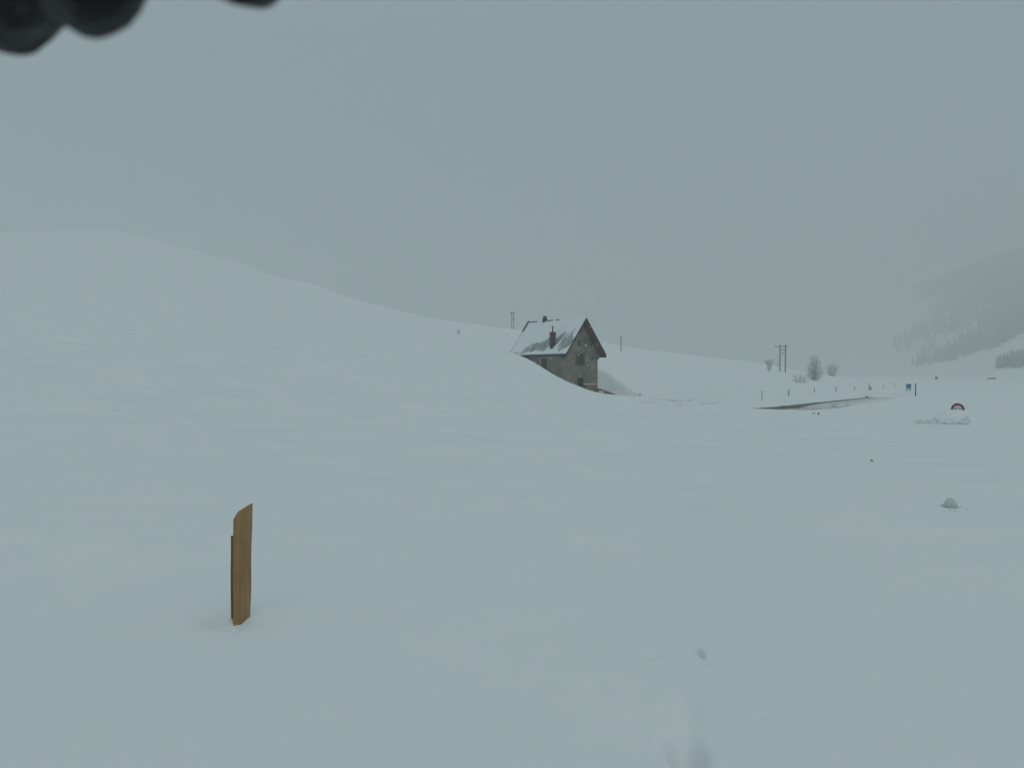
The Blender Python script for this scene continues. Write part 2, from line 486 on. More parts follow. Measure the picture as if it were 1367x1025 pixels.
def local_detail(X, Y, Z):
    r = np.hypot(X, Y)
    # scoop blown out behind the house, with a steep back wall
    m = (X > -5) & (X < 40) & (Y > 85) & (Y < 140)
    if m.any():
        d = poly_sdf(X[m] + 0.35 * fbm(X[m] * 0.5, Y[m] * 0.5, 3, 5), Y[m], SCOOP)
        w = sstep(0, 1, (d + 0.1) / np.where((Y[m] < 110) & (X[m] < 12), 3.0, 1.0))
        Z[m] = np.where(d > -0.3, np.minimum(Z[m], Z[m] * (1 - w) + (-1.42 + 0.05 * fbm(X[m], Y[m], 3, 9)) * w), Z[m])
        # lip of the drift
        Z[m] += 0.32 * np.exp(-((d + 0.7) / 0.7) ** 2) * (Y[m] > 108) * (X[m] > 12)
    # ploughed road with its banks
    m = (X > 4) & (X < 75) & (Y > 45) & (Y < 150)
    if m.any():
        d, sg, arc = polyline_d(X[m], Y[m], ROAD_EDGE)
        s = d * np.where(sg >= 0, 1, -1)            # line runs towards the house: far (left) side of travel is right-hand
        s = -s                                      # s > 0 : on the road
        rz = road_z(X[m], Y[m]) - 0.05
        far = 1 - sstep(-0.45, 0.02, s)             # far bank
        near = sstep(ROAD_W, ROAD_W + 1.6, s)
        keep = np.clip(np.where(s < ROAD_W / 2, far, near), 0, 1)
        lump = 0.10 * fbm(X[m] * 0.9, Y[m] * 0.9, 4, 21)
        bank = 0.16 * np.exp(-((s + 0.8) / 0.6) ** 2) * (1 + 4 * lump) + 0.14 * np.exp(-((s - ROAD_W - 1.8) / 0.9) ** 2) * (1 + 5 * lump)
        Z[m] = Z[m] * keep + rz * (1 - keep) + bank
    # heap ploughed up round the buried traffic sign
    m = (X > 18) & (X < 38) & (Y > 44) & (Y < 64)
    if m.any():
        x, y = X[m], Y[m]
        n = fbm(x * 1.5, y * 1.5, 4, 33)
        h = 0.665 * np.exp(-((np.maximum(np.abs(x - 28.35) - 0.55, 0) / np.where(x < 28.3, 0.75, 0.45)) ** 2 + ((y - 54.35) / 0.85) ** 2)) * (1 + 0.22 * n)
        h += 0.20 * np.exp(-(((x - 26.2) / 1.2) ** 2 + ((y - 52.4) / 0.8) ** 2)) * (1 + 1.2 * n)
        h += 0.14 * np.exp(-(((x - 27.6) / 1.0) ** 2 + ((y - 51.8) / 0.7) ** 2)) * (1 + 1.2 * n)
        Z[m] += h
    # snow fence ridge: clods thrown up along the posts
    m = (X > 25) & (X < 75) & (Y > 90) & (Y < 190)
    if m.any():
        x, y = X[m], Y[m]
        d, sg, arc = polyline_d(x, y, POST_LINE)
        n = fbm(x * 0.7, y * 0.35, 4, 44)
        Z[m] += 0.26 * np.exp(-((d - 0.6 * n) / 0.8) ** 2) * np.clip(0.35 + 1.6 * n, 0, 1.4)
    # heaps behind the crest right of the house
    for (hx, hy, hh, wx, wy) in ((21.0, 104.0, 0.30, 1.9, 1.2), (23.6, 103.0, 0.24, 1.4, 1.0), (22.6, 84.5, 0.12, 0.7, 0.6), (25.2, 86.0, 0.10, 0.8, 0.6)):
        m = (np.abs(X - hx) < 8) & (np.abs(Y - hy) < 8)
        if m.any():
            n = fbm(X[m] * 1.3, Y[m] * 1.3, 4, 51)
            Z[m] += hh * np.exp(-((X[m] - hx) / wx) ** 2 - ((Y[m] - hy) / wy) ** 2) * (1 + 1.5 * n)
    # drift against the stake in the foreground
    m = (r > 3.2) & (r < 9)
    if m.any():
        x, y = X[m], Y[m]
        sx, sy_ = STAKE
        dx, dy = x - sx, y - sy_
        tt = dx * 0.72 + dy * 0.69
        Z[m] += np.clip(0.6 * (tt - 0.035), -0.05, 0.04) * np.exp(-(dx ** 2 + dy ** 2) / 0.16 ** 2)
        Z[m] -= 0.026 * np.exp(-(((dx - 0.10) / 0.13) ** 2 + ((dy + 0.0) / 0.12) ** 2))
        Z[m] -= 0.025 * np.exp(-(((dx + 0.10) / 0.10) ** 2 + ((dy - 0.02) / 0.10) ** 2))
        Z[m] += 0.055 * np.exp(-(((dx + 0.062) / 0.045) ** 2 + ((dy - 0.02) / 0.06) ** 2))
        Z[m] -= 0.02 * np.exp(-(((dx - 0.0) / 0.035) ** 2 + ((dy + 0.05) / 0.05) ** 2))
        # little ridge running to the front left from the corner
        u = (dx * -0.8 + dy * -0.6); v = (dx * 0.6 + dy * -0.8)
        Z[m] += 0.038 * np.exp(-(v / 0.022) ** 2) * sstep(-0.03, 0.01, u) * (1 - sstep(0.02, 0.16, u))
    # dents and a footprint in the near snow
    m = (r < 12)
    x, y = X[m], Y[m]
    for (qx, qy, w1, w2, a, dep) in DENTS:
        dx, dy = x - qx, y - qy
        u = dx * math.cos(a) + dy * math.sin(a); v = -dx * math.sin(a) + dy * math.cos(a)
        q = np.exp(-((u / w1) ** 2 + (v / w2) ** 2) ** 1.3)
        Z[m] -= dep * q
    # wind-worked surface
    near = 1 - sstep(25, 90, r)
    ang = 0.5
    u = X * math.cos(ang) + Y * math.sin(ang); v = -X * math.sin(ang) + Y * math.cos(ang)
    Z += 0.034 * fbm(u * 0.16, v * 0.42, 3, 61) * sstep(2, 9, r)
    Z += 0.017 * near * fbm(u * 0.5, v * 1.3, 3, 71)
    st = np.clip(fbm(X * 0.35 + 5, Y * 0.16, 3, 81) - 0.15, 0, 1)
    Z += 0.065 * st * fbm(u * 0.25, v * 1.6, 3, 85) * sstep(6, 14, r)
    Z += 0.38 * fbm(X * 0.035, Y * 0.06, 3, 91) * sstep(60, 200, r) * (Y > 0) * (1 - sstep(-45, 0, X))
    Z += 5.0 * fbm(X * 0.008, Y * 0.008, 4, 95) * sstep(650, 1100, r)
    return Z

def at(px, Y):
    return ((px - 683.5) / FPX * Y, Y)
POST_LINE = [at(1000, 92), at(1053, 104), at(1087, 118), at(1116, 131), at(1141, 143), at(1161, 152), at(1179, 164), at(1200, 180)]
STAKE = at(315, 5.42)
DENTS = []
def dent(px, sy, w1, w2, a, dep):
    Y = ZC * FPX / (sy - HORIZON)
    DENTS.append((*at(px, Y), w1, w2, R(a), dep))
dent(918, 1006, 0.17, 0.07, 84, 0.15)
dent(919, 952, 0.22, 0.065, 84, 0.035)
dent(935, 873, 0.075, 0.014, 92, 0.09)
dent(936, 889, 0.03, 0.03, 0, 0.035)
dent(870, 878, 0.05, 0.025, 25, 0.04)
dent(857, 990, 0.03, 0.022, 20, 0.012)
dent(1018, 960, 0.04, 0.022, -20, 0.014)
dent(975, 743, 0.05, 0.03, 10, 0.02)
dent(1200, 703, 0.10, 0.04, 10, 0.03)
dent(785, 915, 0.06, 0.10, 60, 0.02)
ZT = local_detail(TX.copy(), TY.copy(), ZB.copy())

def height(x, y):
    r = math.hypot(x, y); th = math.atan2(x, y)
    i = int(np.clip(np.searchsorted(TH, th) - 1, 0, len(TH) - 2)); j = int(np.clip(np.searchsorted(RR, r) - 1, 0, len(RR) - 2))
    a = (th - TH[i]) / (TH[i + 1] - TH[i]); b = (r - RR[j]) / (RR[j + 1] - RR[j])
    return float((ZT[i, j] * (1 - a) + ZT[i + 1, j] * a) * (1 - b) + (ZT[i, j + 1] * (1 - a) + ZT[i + 1, j + 1] * a) * b)
def heights(X, Y):
    th = np.arctan2(X, Y); r = np.hypot(X, Y)
    i = np.clip(np.searchsorted(TH, th) - 1, 0, len(TH) - 2); j = np.clip(np.searchsorted(RR, r) - 1, 0, len(RR) - 2)
    a = (th - TH[i]) / (TH[i + 1] - TH[i]); b = (r - RR[j]) / (RR[j + 1] - RR[j])
    return (ZT[i, j] * (1 - a) + ZT[i + 1, j] * a) * (1 - b) + (ZT[i, j + 1] * (1 - a) + ZT[i + 1, j + 1] * a) * b

def place(px, sy, y0, y1, dz=0.0):
    """the first spot of the ground, going away from the camera between depths y0 and y1, that reaches row sy"""
    best = None
    for Y in np.arange(y0, y1, 0.25):
        x, y = at(px, Y); z = height(x, y)
        q = HORIZON - (z - ZC) * FPX / Y
        if best is None or abs(q - sy) < best[0]: best = (abs(q - sy), x, y, z)
        if q <= sy: break
    return (best[1], best[2], best[3] + dz)

def ground_mesh():
    n, k = ZT.shape
    V = np.stack([TX, TY, ZT], axis=-1).reshape(-1, 3)
    i, j = np.meshgrid(np.arange(n - 1), np.arange(k - 1), indexing='ij')
    F = np.stack([i * k + j, (i) * k + j + 1, (i + 1) * k + j + 1, (i + 1) * k + j], axis=-1).reshape(-1, 4)
    # close the seam behind the camera and the little hole underfoot
    jj = np.arange(k - 1); S = np.stack([(n - 1) * k + jj, (n - 1) * k + jj + 1, jj + 1, jj], axis=-1)
    c = len(V); V = np.concatenate([V, [[0, 0, float(ZT[:, 0].mean())]]])
    ii = np.arange(n); T = np.stack([np.full(n, c), ii * k, ((ii + 1) % n) * k, ((ii + 1) % n) * k], axis=-1)
    o = mesh_np('snow_ground', V, np.concatenate([F, S]), M['snow'])
    o['kind'] = 'structure'
    return o
ground_mesh()

# road sheet, lying in the ploughed cut
def road_mat():
    m = mat('wet_road', (0.05, 0.052, 0.05), 0.6, 0.4)
    t = m.node_tree; b = t.nodes['Principled BSDF']
    uv = t.nodes.new('ShaderNodeUVMap')
    sp = t.nodes.new('ShaderNodeSeparateXYZ'); t.links.new(uv.outputs[0], sp.inputs[0])
    mp = t.nodes.new('ShaderNodeMapping'); mp.inputs['Scale'].default_value = (0.03, 1.1, 1)
    t.links.new(uv.outputs[0], mp.inputs[0])
    n = t.nodes.new('ShaderNodeTexNoise'); n.inputs['Scale'].default_value = 2.2; n.inputs['Detail'].default_value = 6
    t.links.new(mp.outputs[0], n.inputs['Vector'])
    # bare strip along the far edge, wheel tracks, slush elsewhere
    r = t.nodes.new('ShaderNodeValToRGB'); E = r.color_ramp.elements
    E[0].position = 0.0; E[0].color = (0.0, 0, 0, 1); E[1].position = 1.0; E[1].color = (1, 1, 1, 1)
    for p, v in ((0.22, 0.02), (0.28, 0.66), (0.5, 0.78), (0.56, 0.42), (0.61, 0.8), (0.74, 0.85), (0.79, 0.5), (0.85, 0.9)):
        x = E.new(p); x.color = (v, v, v, 1)
    dv = t.nodes.new('ShaderNodeMath'); dv.operation = 'DIVIDE'; dv.inputs[1].default_value = ROAD_W
    ad = t.nodes.new('ShaderNodeMath'); ad.operation = 'MULTIPLY_ADD'; ad.inputs[1].default_value = 0.10
    t.links.new(sp.outputs[1], dv.inputs[0]); t.links.new(n.outputs['Fac'], ad.inputs[0])
    sb = t.nodes.new('ShaderNodeMath'); sb.operation = 'SUBTRACT'; sb.inputs[1].default_value = 0.05
    mr = t.nodes.new('ShaderNodeMapRange'); mr.inputs[1].default_value = 40; mr.inputs[2].default_value = 58; mr.inputs[3].default_value = 1.1; mr.inputs[4].default_value = 0.36
    t.links.new(sp.outputs[0], mr.inputs[0])
    ml = t.nodes.new('ShaderNodeMath'); ml.operation = 'MULTIPLY'; t.links.new(dv.outputs[0], ml.inputs[0]); t.links.new(mr.outputs[0], ml.inputs[1])
    t.links.new(ml.outputs[0], ad.inputs[2]); t.links.new(ad.outputs[0], sb.inputs[0]); t.links.new(sb.outputs[0], r.inputs[0])
    mx = t.nodes.new('ShaderNodeMix'); mx.data_type = 'RGBA'
    mx.inputs[6].default_value = (0.052, 0.055, 0.05, 1); mx.inputs[7].default_value = (0.80, 0.82, 0.82, 1)
    t.links.new(r.outputs[0], mx.inputs[0]); t.links.new(mx.outputs[2], b.inputs['Base Color'])
    return m
def build_road():
    P = np.array(ROAD_EDGE); n = len(P)
    # resample every 0.8 m
    s = np.concatenate([[0], np.cumsum(np.hypot(*np.diff(P, axis=0).T))])
    q = np.arange(0, s[-1], 0.8); px = np.interp(q, s, P[:, 0]); py = np.interp(q, s, P[:, 1])
    tx = np.gradient(px); ty = np.gradient(py); L = np.hypot(tx, ty); tx /= L; ty /= L
    nx, ny = -ty, tx                                 # left of the run from far right to the house: towards the camera
    ww = np.linspace(-0.15, ROAD_W + 0.15, 9)
    V = []; UV = []
    for i in range(len(q)):
        for w in ww:
            x, y = px[i] + nx[i] * w, py[i] + ny[i] * w
            V.append((x, y, road_z(x, y) - 0.02)); UV.append((q[i], w))
    k = len(ww)
    F = [(i * k + j, i * k + j + 1, (i + 1) * k + j + 1, (i + 1) * k + j) for i in range(len(q) - 1) for j in range(k - 1)]
    o = mesh_np('road', V, F, road_mat())
    me = o.data; ul = me.uv_layers.new(name='UVMap')
    UV = np.array(UV, dtype=np.float32)
    vi = np.empty(len(me.loops), dtype=np.int32); me.loops.foreach_get('vertex_index', vi)
    ul.data.foreach_set('uv', UV[vi].ravel())
    o['kind'] = 'structure'
build_road()

# ------------------------------------------------------------------ the stone house
def build_house():
    Z0 = -1.55
    root = empty('stone_house', (HORG[0], HORG[1], Z0), -HA)
    tag(root, 'lone stone house with steep snowy roof half buried in a snowdrift', 'house')
    zr, ze = 8.90 - Z0, 4.24 - Z0          # ridge and eave height above the base
    hw, hy = 3.42, 3.05
    xb, xf = -10.57, 0.0
    rb, rf = -11.17, 1.2
    th = 0.20                               # roof thickness, measured straight down
    k = (zr - ze) / hw
    zw = zr - th - 0.004 - k * hy           # wall top under the roof
    # walls: one closed shell with a gable at each end
    MB().prism([(-hy, -1.0), (hy, -1.0), (hy, zw), (0, zr - th - 0.004), (-hy, zw)], 'x', xb, xf).build('wall', M['stone'], root)
    # roof slopes
    for sgn, nm in ((-1, 'near'), (1, 'far')):
        o = MB().prism([(0, zr), (sgn * hw, ze), (sgn * hw, ze - th), (0, zr - th)] if sgn > 0 else [(0, zr), (0, zr - th), (-hw, ze - th), (-hw, ze)], 'x', rb, rf).build('roof', M['slate'], root)
        roof = o
        # boarded underside in front of the gable
        e = 0.012
        MB().prism([(sgn * 0.01, zr - th - e - 0.02), (sgn * (hw - 0.03), ze - th - e - 0.02 + 0.03 * k), (sgn * (hw - 0.03), ze - th - e + 0.018 + 0.03 * k - 0.01), (sgn * 0.01, zr - th - e + 0.008)], 'x', xf + 0.004, rf - 0.03).build('soffit', M['soffit'], roof)
        # bargeboards front and back
        MB().prism([(sgn * 0.0, zr + 0.05), (sgn * (hw + 0.05), ze - 0.02), (sgn * (hw + 0.05), ze - 0.30), (0, zr - 0.26)], 'x', rf, rf + 0.05).build('bargeboard', M['board_dark'], roof)
        MB().prism([(sgn * 0.0, zr + 0.06), (sgn * (hw + 0.02), ze), (sgn * (hw + 0.02), ze - 0.26), (0, zr - 0.22)], 'x', rb - 0.05, rb).build('bargeboard', M['board_dark'], roof)
        # eave board
        y0, y1 = sorted((sgn * (hw + 0.002), sgn * (hw + 0.04)))
        MB().box(rb, rf, y0, y1, ze - 0.20, ze - 0.05).build('eave_board', M['board_dark'], roof)
        # rafter tails below the eave in front of the gable
        mb = MB()
        for x in (0.12, 0.5, 0.85, 1.14):
            y0, y1 = sorted((sgn * (hw - 0.22), sgn * (hw + 0.03)))
            mb.box(x - 0.05, x + 0.05, y0, y1, ze - 0.40, ze - 0.12)
        mb.build('rafter_tails', M['board_dark'], roof)
        # snow lying on the slope
        nx, ns = 250, 120
        X, S = np.meshgrid(np.linspace(rb + 0.03, rf - 0.03, nx), np.linspace(0.0, 1.0, ns), indexing='ij')
        if sgn < 0:
            up = np.interp(X, [-11.2, -10, -8.6, -7, -5.2, -4, -2.4, -1.2, 0, 1.2], [0.92, 0.88, 0.78, 0.66, 0.56, 0.46, 0.42, 0.41, 0.40, 0.36])
            lo = np.interp(X, [-11.2, -10, -8.6, -7, -5.2, -4, -2.4, -2.0, -1, 1.2], [1.10, 1.08, 1.02, 0.97, 0.93, 0.88, 0.86, 0.92, 0.97, 0.97])
            sd = np.minimum(S - up, lo - S)
            n1 = fbm(X * 1.1 + S * 2.4, S * 5.0, 4, 3)
            n2 = fbm((X + S * 1.6) * 3.2, S * 1.4, 3, 8)
            tk = 0.012 - 0.42 * sd + 0.05 * n1 + 0.045 * n2
            tk = tk + np.where(X > -2.0, 0.012 + 0.03 * n2, 0)
            # snow caught on the uphill and leeward side of the brick stack
            tk += 0.16 * np.exp(-((X + 1.55 + 0.9 * (S - 0.72)) / 0.22) ** 2 - ((S - 0.74) / 0.14) ** 2)
            tk += 0.10 * np.exp(-((S - 1.0) / 0.045) ** 2) * sstep(-8.0, -6.5, X)
        else:
            tk = 0.07 + 0.03 * fbm(X * 0.8, S * 4, 3, 14)
        tk = np.clip(tk, -0.03, 0.085)
        tk *= np.clip(np.minimum(X - rb, rf - X) / 0.12, 0.15, 1) 
        yy = sgn * hw * S; zz = zr + (ze - zr) * S
        nrm = math.hypot(1, k)
        V = np.stack([X, yy + sgn * tk * k / nrm, zz + tk / nrm], -1).reshape(-1, 3)
        i, j = np.meshgrid(np.arange(nx - 1), np.arange(ns - 1), indexing='ij')
        F = np.stack([i * ns + j, i * ns + j + 1, (i + 1) * ns + j + 1, (i + 1) * ns + j], -1).reshape(-1, 4)
        if sgn > 0: F = F[:, ::-1]
        sn = mesh_np('snow_cover', V, F, M['roof_snow'], roof)
        so = sn.modifiers.new('thickness', 'SOLIDIFY'); so.thickness = 0.02; so.offset = -1
        near_roof = roof if sgn < 0 else near_roof
    # ridge tiles, bare where the wind has cleared them
    mb = MB()
    for (a, b) in ((rb - 0.02, -9.0), (-6.9, -5.6), (-4.9, -4.2)):
        mb = MB(); mb.prism([(-0.14, zr - 0.02), (0.14, zr - 0.02), (0.05, zr + 0.115), (-0.05, zr + 0.115)], 'x', a, b)
        mb.build('ridge_tile', M['board_dark'], near_roof)
    mb = MB(); mb.prism([(-0.0, zr + 0.22), (-1.05, zr + 0.22 - 1.05 * k), (-1.05, zr - 1.05 * k - 0.05), (0, zr - 0.05)], 'x', rb - 0.06, rb + 0.34)
    mb.build('verge_tiles', M['board_dark'], near_roof)
    # purlin ends carrying the overhang
    for y in (-3.0, -1.7, 0.0, 1.7, 3.0):
        z = zr - th - 0.04 - k * abs(y)
        if abs(y) < 0.1: z -= 0.12
        MB().box(xf + 0.003, xf + 1.05, y - 0.11, y + 0.11, z - 0.34, z - 0.12 * (abs(y) > 0.1)).build('purlin', M['board_dark'], root)
        MB().prism([(xf + 0.002, z - 0.95), (xf + 0.10, z - 0.95), (xf + 0.75, z - 0.342), (xf + 0.60, z - 0.342), (xf + 0.002, z - 0.80)], 'y', y - 0.07, y + 0.07).build('brace', M['board_dark'], root)
    # gable openings
    def shutter_window(y0, y1, z0, z1, name, panels, m):
        z0 -= Z0; z1 -= Z0
        f = MB()
        f.box(xf + 0.002, xf + 0.07, y0 - 0.10, y0, z0 - 0.10, z1 + 0.10); f.box(xf + 0.002, xf + 0.07, y1, y1 + 0.10, z0 - 0.10, z1 + 0.10)
        f.box(xf + 0.002, xf + 0.072, y0, y1, z1, z1 + 0.10); f.box(xf + 0.002, xf + 0.11, y0, y1, z0 - 0.10, z0)
        w = f.build(name, M['frame'], root)
        MB().box(xf + 0.001, xf + 0.012, y0, y1, z0, z1).build('pane', M['recess'], w)
        wd = (y1 - y0) / panels
        for i in range(panels):
            s = MB()
            nb = 4
            for q in range(nb):
                a = y0 + wd * i + 0.012 + (wd - 0.024) * q / nb; b = a + (wd - 0.024) / nb - 0.008
                s.box(xf + 0.014, xf + 0.050, a, b, z0 + 0.02, z1 - 0.02)
            for zz in (z0 + 0.22 * (z1 - z0), z0 + 0.78 * (z1 - z0)):
                s.box(xf + 0.052, xf + 0.072, y0 + wd * i + 0.02, y0 + wd * (i + 1) - 0.02, zz - 0.05, zz + 0.05)
            s.build('shutter', m, w)
    shutter_window(-0.72, 0.70, 2.83, 4.30, 'window', 2, M['shutter'])
    shutter_window(-0.50, 0.52, -0.20, 1.20, 'window', 2, M['recess'])
    w = MB().box(xf + 0.002, xf + 0.05, -0.42, 0.06, 5.30 - Z0, 6.04 - Z0).build('loft_opening', M['frame'], root)
    MB().box(xf + 0.052, xf + 0.064, -0.33, -0.02, 5.40 - Z0, 5.96 - Z0).build('pane', M['recess'], w)
    MB().box(xf + 0.002, xf + 0.08, 1.95, 2.35, 3.62 - Z0, 3.80 - Z0).build('wall_vent', M['recess'], root)
    # eaves side: dark door between pale jambs
    yd = -hy
    f = MB()
    f.box(-4.75, -4.22, yd - 0.07, yd - 0.002, 0.8, 3.9 - Z0); f.box(-3.0, -2.78, yd - 0.06, yd - 0.002, 0.8, 3.9 - Z0)
    f.box(-4.22, -3.0, yd - 0.055, yd - 0.002, 3.72 - Z0, 3.9 - Z0)
    w = f.build('door_frame', M['render'], root)
    s = MB()
    for q in range(6):
        s.box(-4.22 + 0.2033 * q + 0.006, -4.22 + 0.2033 * (q + 1) - 0.006, yd - 0.045, yd - 0.003, 0.8, 3.70 - Z0)
    s.build('door', M['shutter'], w)
    # brick chimney low on the near slope with a thin flue
    cx, cy = -2.45, -2.62
    zb = zr - k * 2.62
    mb = MB().box(cx - 0.27, cx + 0.27, cy - 0.30, cy + 0.30, zb - 0.8, 7.02 - Z0)
    ch = mb.build('chimney', M['brick'], root, bevel=0.015)
    MB().prism([(cx - 0.33, 7.022 - Z0), (cx + 0.33, 7.022 - Z0), (cx + 0.24, 7.16 - Z0), (cx - 0.24, 7.16 - Z0)], 'y', cy - 0.34, cy + 0.34).build('chimney_cap', M['board_dark'], ch)
    MB().tube((cx, cy, 7.16 - Z0), (cx, cy, 7.86 - Z0), 0.085, n=12).tube((cx, cy, 7.80 - Z0), (cx, cy, 7.92 - Z0), 0.12, n=12).build('flue_pipe', M['pipe'], ch)
    # stone stack astride the ridge
    sx = -7.4
    mb = MB().box(sx - 0.28, sx + 0.28, -0.24, 0.24, zr - 0.9, zr + 0.40)
    st = mb.build('ridge_chimney', M['pipe'], root, bevel=0.02)
    MB().box(sx - 0.19, sx + 0.19, -0.16, 0.16, zr + 0.401, zr + 0.62).build('chimney_pot', M['rock'], st)
    MB().box(sx - 0.24, sx + 0.24, -0.20, 0.20, zr + 0.621, zr + 0.69).build('chimney_cap', M['pipe'], st)
    MB().box(sx - 0.22, sx + 0.22, -0.18, 0.18, zr + 0.692, zr + 0.76).build('snow_cap', M['roof_snow'], st, bevel=0.03)
    return root
build_house()

def hl(x, y, z):          # a point given in the house's frame -> world
    p = HORG + x * HD + y * HW
    return Vector((p[0], p[1], z))

# railing by the lower gable window
def build_railing():
    base = hl(1.0, 0.55, -1.5)
    root = empty('railing', base, -HA)
    tag(root, 'snow-topped railing in front of the lower gable window of the house', 'railing')
    MB().box(-0.06, 0.06, -0.80, 1.30, 1.72, 1.81).build('handrail', M['wood_shade'], root)
    MB().box(-0.075, 0.075, -0.82, 1.32, 1.812, 1.90).build('snow_cap', M['roof_snow'], root, bevel=0.03)
    MB().box(-0.05, 0.05, 1.12, 1.22, 0, 1.718).build('post', M['soffit'], root)
    MB().box(-0.05, 0.05, -0.62, -0.52, 0, 1.718).build('post', M['board_dark'], root)
build_railing()

# low wall running from the house corner down to the yard
def build_low_wall():
    a = Vector((*at(799.5, 113.2), 0)); b = Vector((*at(823, 104.6), 0))
    d = (b - a); L = d.length; ang = math.atan2(d.y, d.x)
    root = empty('retaining_wall', (a.x, a.y, -1.9), ang)
    tag(root, 'low dark sloping stone wall running right from the corner of the stone house', 'wall')
    z0, z1 = -0.26 + 1.9, -0.88 + 1.9
    MB().prism([(0, -0.5), (L, -0.5), (L, z1), (L * 0.5, (z0 + z1) / 2 + 0.05), (0, z0)], 'y', -0.22, 0.22).build('wall', M['stone'], root)
    MB().prism([(0, z0 + 0.003), (L * 0.5, (z0 + z1) / 2 + 0.053), (L, z1 + 0.003), (L, z1 + 0.03), (L * 0.5, (z0 + z1) / 2 + 0.08), (0, z0 + 0.03)], 'y', 0.08, 0.2).build('snow_cap', M['roof_snow'], root)
build_low_wall()

def lump(name, loc, r, m, seed, squash=(1, 1, 1), rough=0.35, sub=3, rz=0.0, cut=None):
    g = np.random.RandomState(seed)
    bm = bmesh.new(); bmesh.ops.create_icosphere(bm, subdivisions=sub, radius=1)
    A = g.normal(size=(9, 3)); A /= np.linalg.norm(A, axis=1)[:, None]; D = g.uniform(0.62, 0.95, 9)
    for v in bm.verts:
        p = np.array(v.co)
        for q in range(9):                      # chop flat faces off, like broken crust
            s = p @ A[q] - D[q]
            if s > 0: p = p - A[q] * s * 0.9
        n = float(fbm(p[0] * 2 + seed, p[1] * 2 + p[2] * 1.7, 3, seed))
        p = p * (1 + rough * 0.35 * n)
        v.co = Vector(p * np.array(squash) * r)
    me = bpy.data.meshes.new(name); bm.to_mesh(me); bm.free()
    for p in me.polygons: p.use_smooth = True
    me.materials.append(m)
    o = bpy.data.objects.new(name, me); link(o)
    o.location = loc; o.rotation_euler = (0, 0, rz)
    return o

def ground(px, Y, dz=0.0):
    x, y = at(px, Y)
    return (x, y, height(x, y) + dz)

o = lump('snow_lump', (*at(802.5, 104.5), 0), 0.32, M['pinkish'], 5, (1.1, 0.8, 0.9))
o.location.z = height(o.location.x, o.location.y) + 0.1
tag(o, 'small pale lump lying at the foot of the low wall beside the house', 'snow lump')

# ------------------------------------------------------------------ wooden stake in the foreground
def build_stake():
    x, y = STAKE
    z = height(x, y)
    root = empty('wooden_stake', (x, y, z), 0)
    tag(root, 'brown wooden stake of two boards standing in the foreground snow', 'stake')
    H = 0.735
    # front board: gently bowed face, slanting rounded top; local u along its width, receding to the right
    def board(name, m, p0, p1, w_top, thick, prof, z0, bow, lean=0.0):
        d = Vector((p1[0] - p0[0], p1[1] - p0[1], 0)); L = d.length; d.normalize(); nrm = Vector((d.y, -d.x, 0))
        nu, nv = 14, 26
        bm = bmesh.new(); front = []; back = []
        for i in range(nu + 1):
            u = i / nu
            fr = []; bk = []
            top = prof(u)
            for j in range(nv + 1):
                t = j / nv
                zz = z0 + (top - z0) * t
                k = (zz - z0) / (H - z0)
                uu = u * (1 + (w_top - 1) * k)
                wob = 0.0022 * math.sin(7 * zz + 1.3) + 0.0016 * math.sin(17 * zz + 4 * u)
                edge = wob if i in (0, nu) else 0
                b_ = bow * 4 * u * (1 - u) + 0.0012 * math.sin(9 * zz + 5 * u)
                p = Vector((p0[0], p0[1], 0)) + d * (L * uu + edge + lean * zz) + nrm * b_ + Vector((0, 0, zz))
                fr.append(bm.verts.new(p)); bk.append(bm.verts.new(p - nrm * (thick + b_ * 0.5)))
            front.append(fr); back.append(bk)
        for i in range(nu):
            for j in range(nv):
                bm.faces.new((front[i][j], front[i + 1][j], front[i + 1][j + 1], front[i][j + 1]))
                bm.faces.new((back[i][j], back[i][j + 1], back[i + 1][j + 1], back[i + 1][j]))
            bm.faces.new((front[i][nv], front[i + 1][nv], back[i + 1][nv], back[i][nv]))
            bm.faces.new((front[i][0], back[i][0], back[i + 1][0], front[i + 1][0]))
        for j in range(nv):
            bm.faces.new((front[0][j], front[0][j + 1], back[0][j + 1], back[0][j]))
            bm.faces.new((front[nu][j], back[nu][j], back[nu][j + 1], front[nu][j + 1]))
        bmesh.ops.recalc_face_normals(bm, faces=bm.faces)
        me = bpy.data.meshes.new(name); bm.to_mesh(me); bm.free(); me.materials.append(m)
        o = bpy.data.objects.new(name, me); link(o, root)
        bv = o.modifiers.new('bevel', 'BEVEL'); bv.width = 0.002; bv.segments = 2; bv.limit_method = 'ANGLE'
        return o
    def prof(u):
        return 0.66 + 0.034 * (1 - (1 - min(u / 0.3, 1)) ** 2) + 0.058 * u ** 0.9
    board('front_board', M['wood'], (-0.014, -0.02), (0.063, 0.06), 1.13, 0.016, prof, -0.35, 0.006, 0.016)
    board('rear_board', M['wood_shade'], (-0.066, 0.085), (-0.0150, 0.004), 1.0, 0.014, lambda u: 0.54 - 0.004 * u, -0.35, 0.001, 0.004)  # painted darker than the front board to stand for its shade
    return root
build_stake()

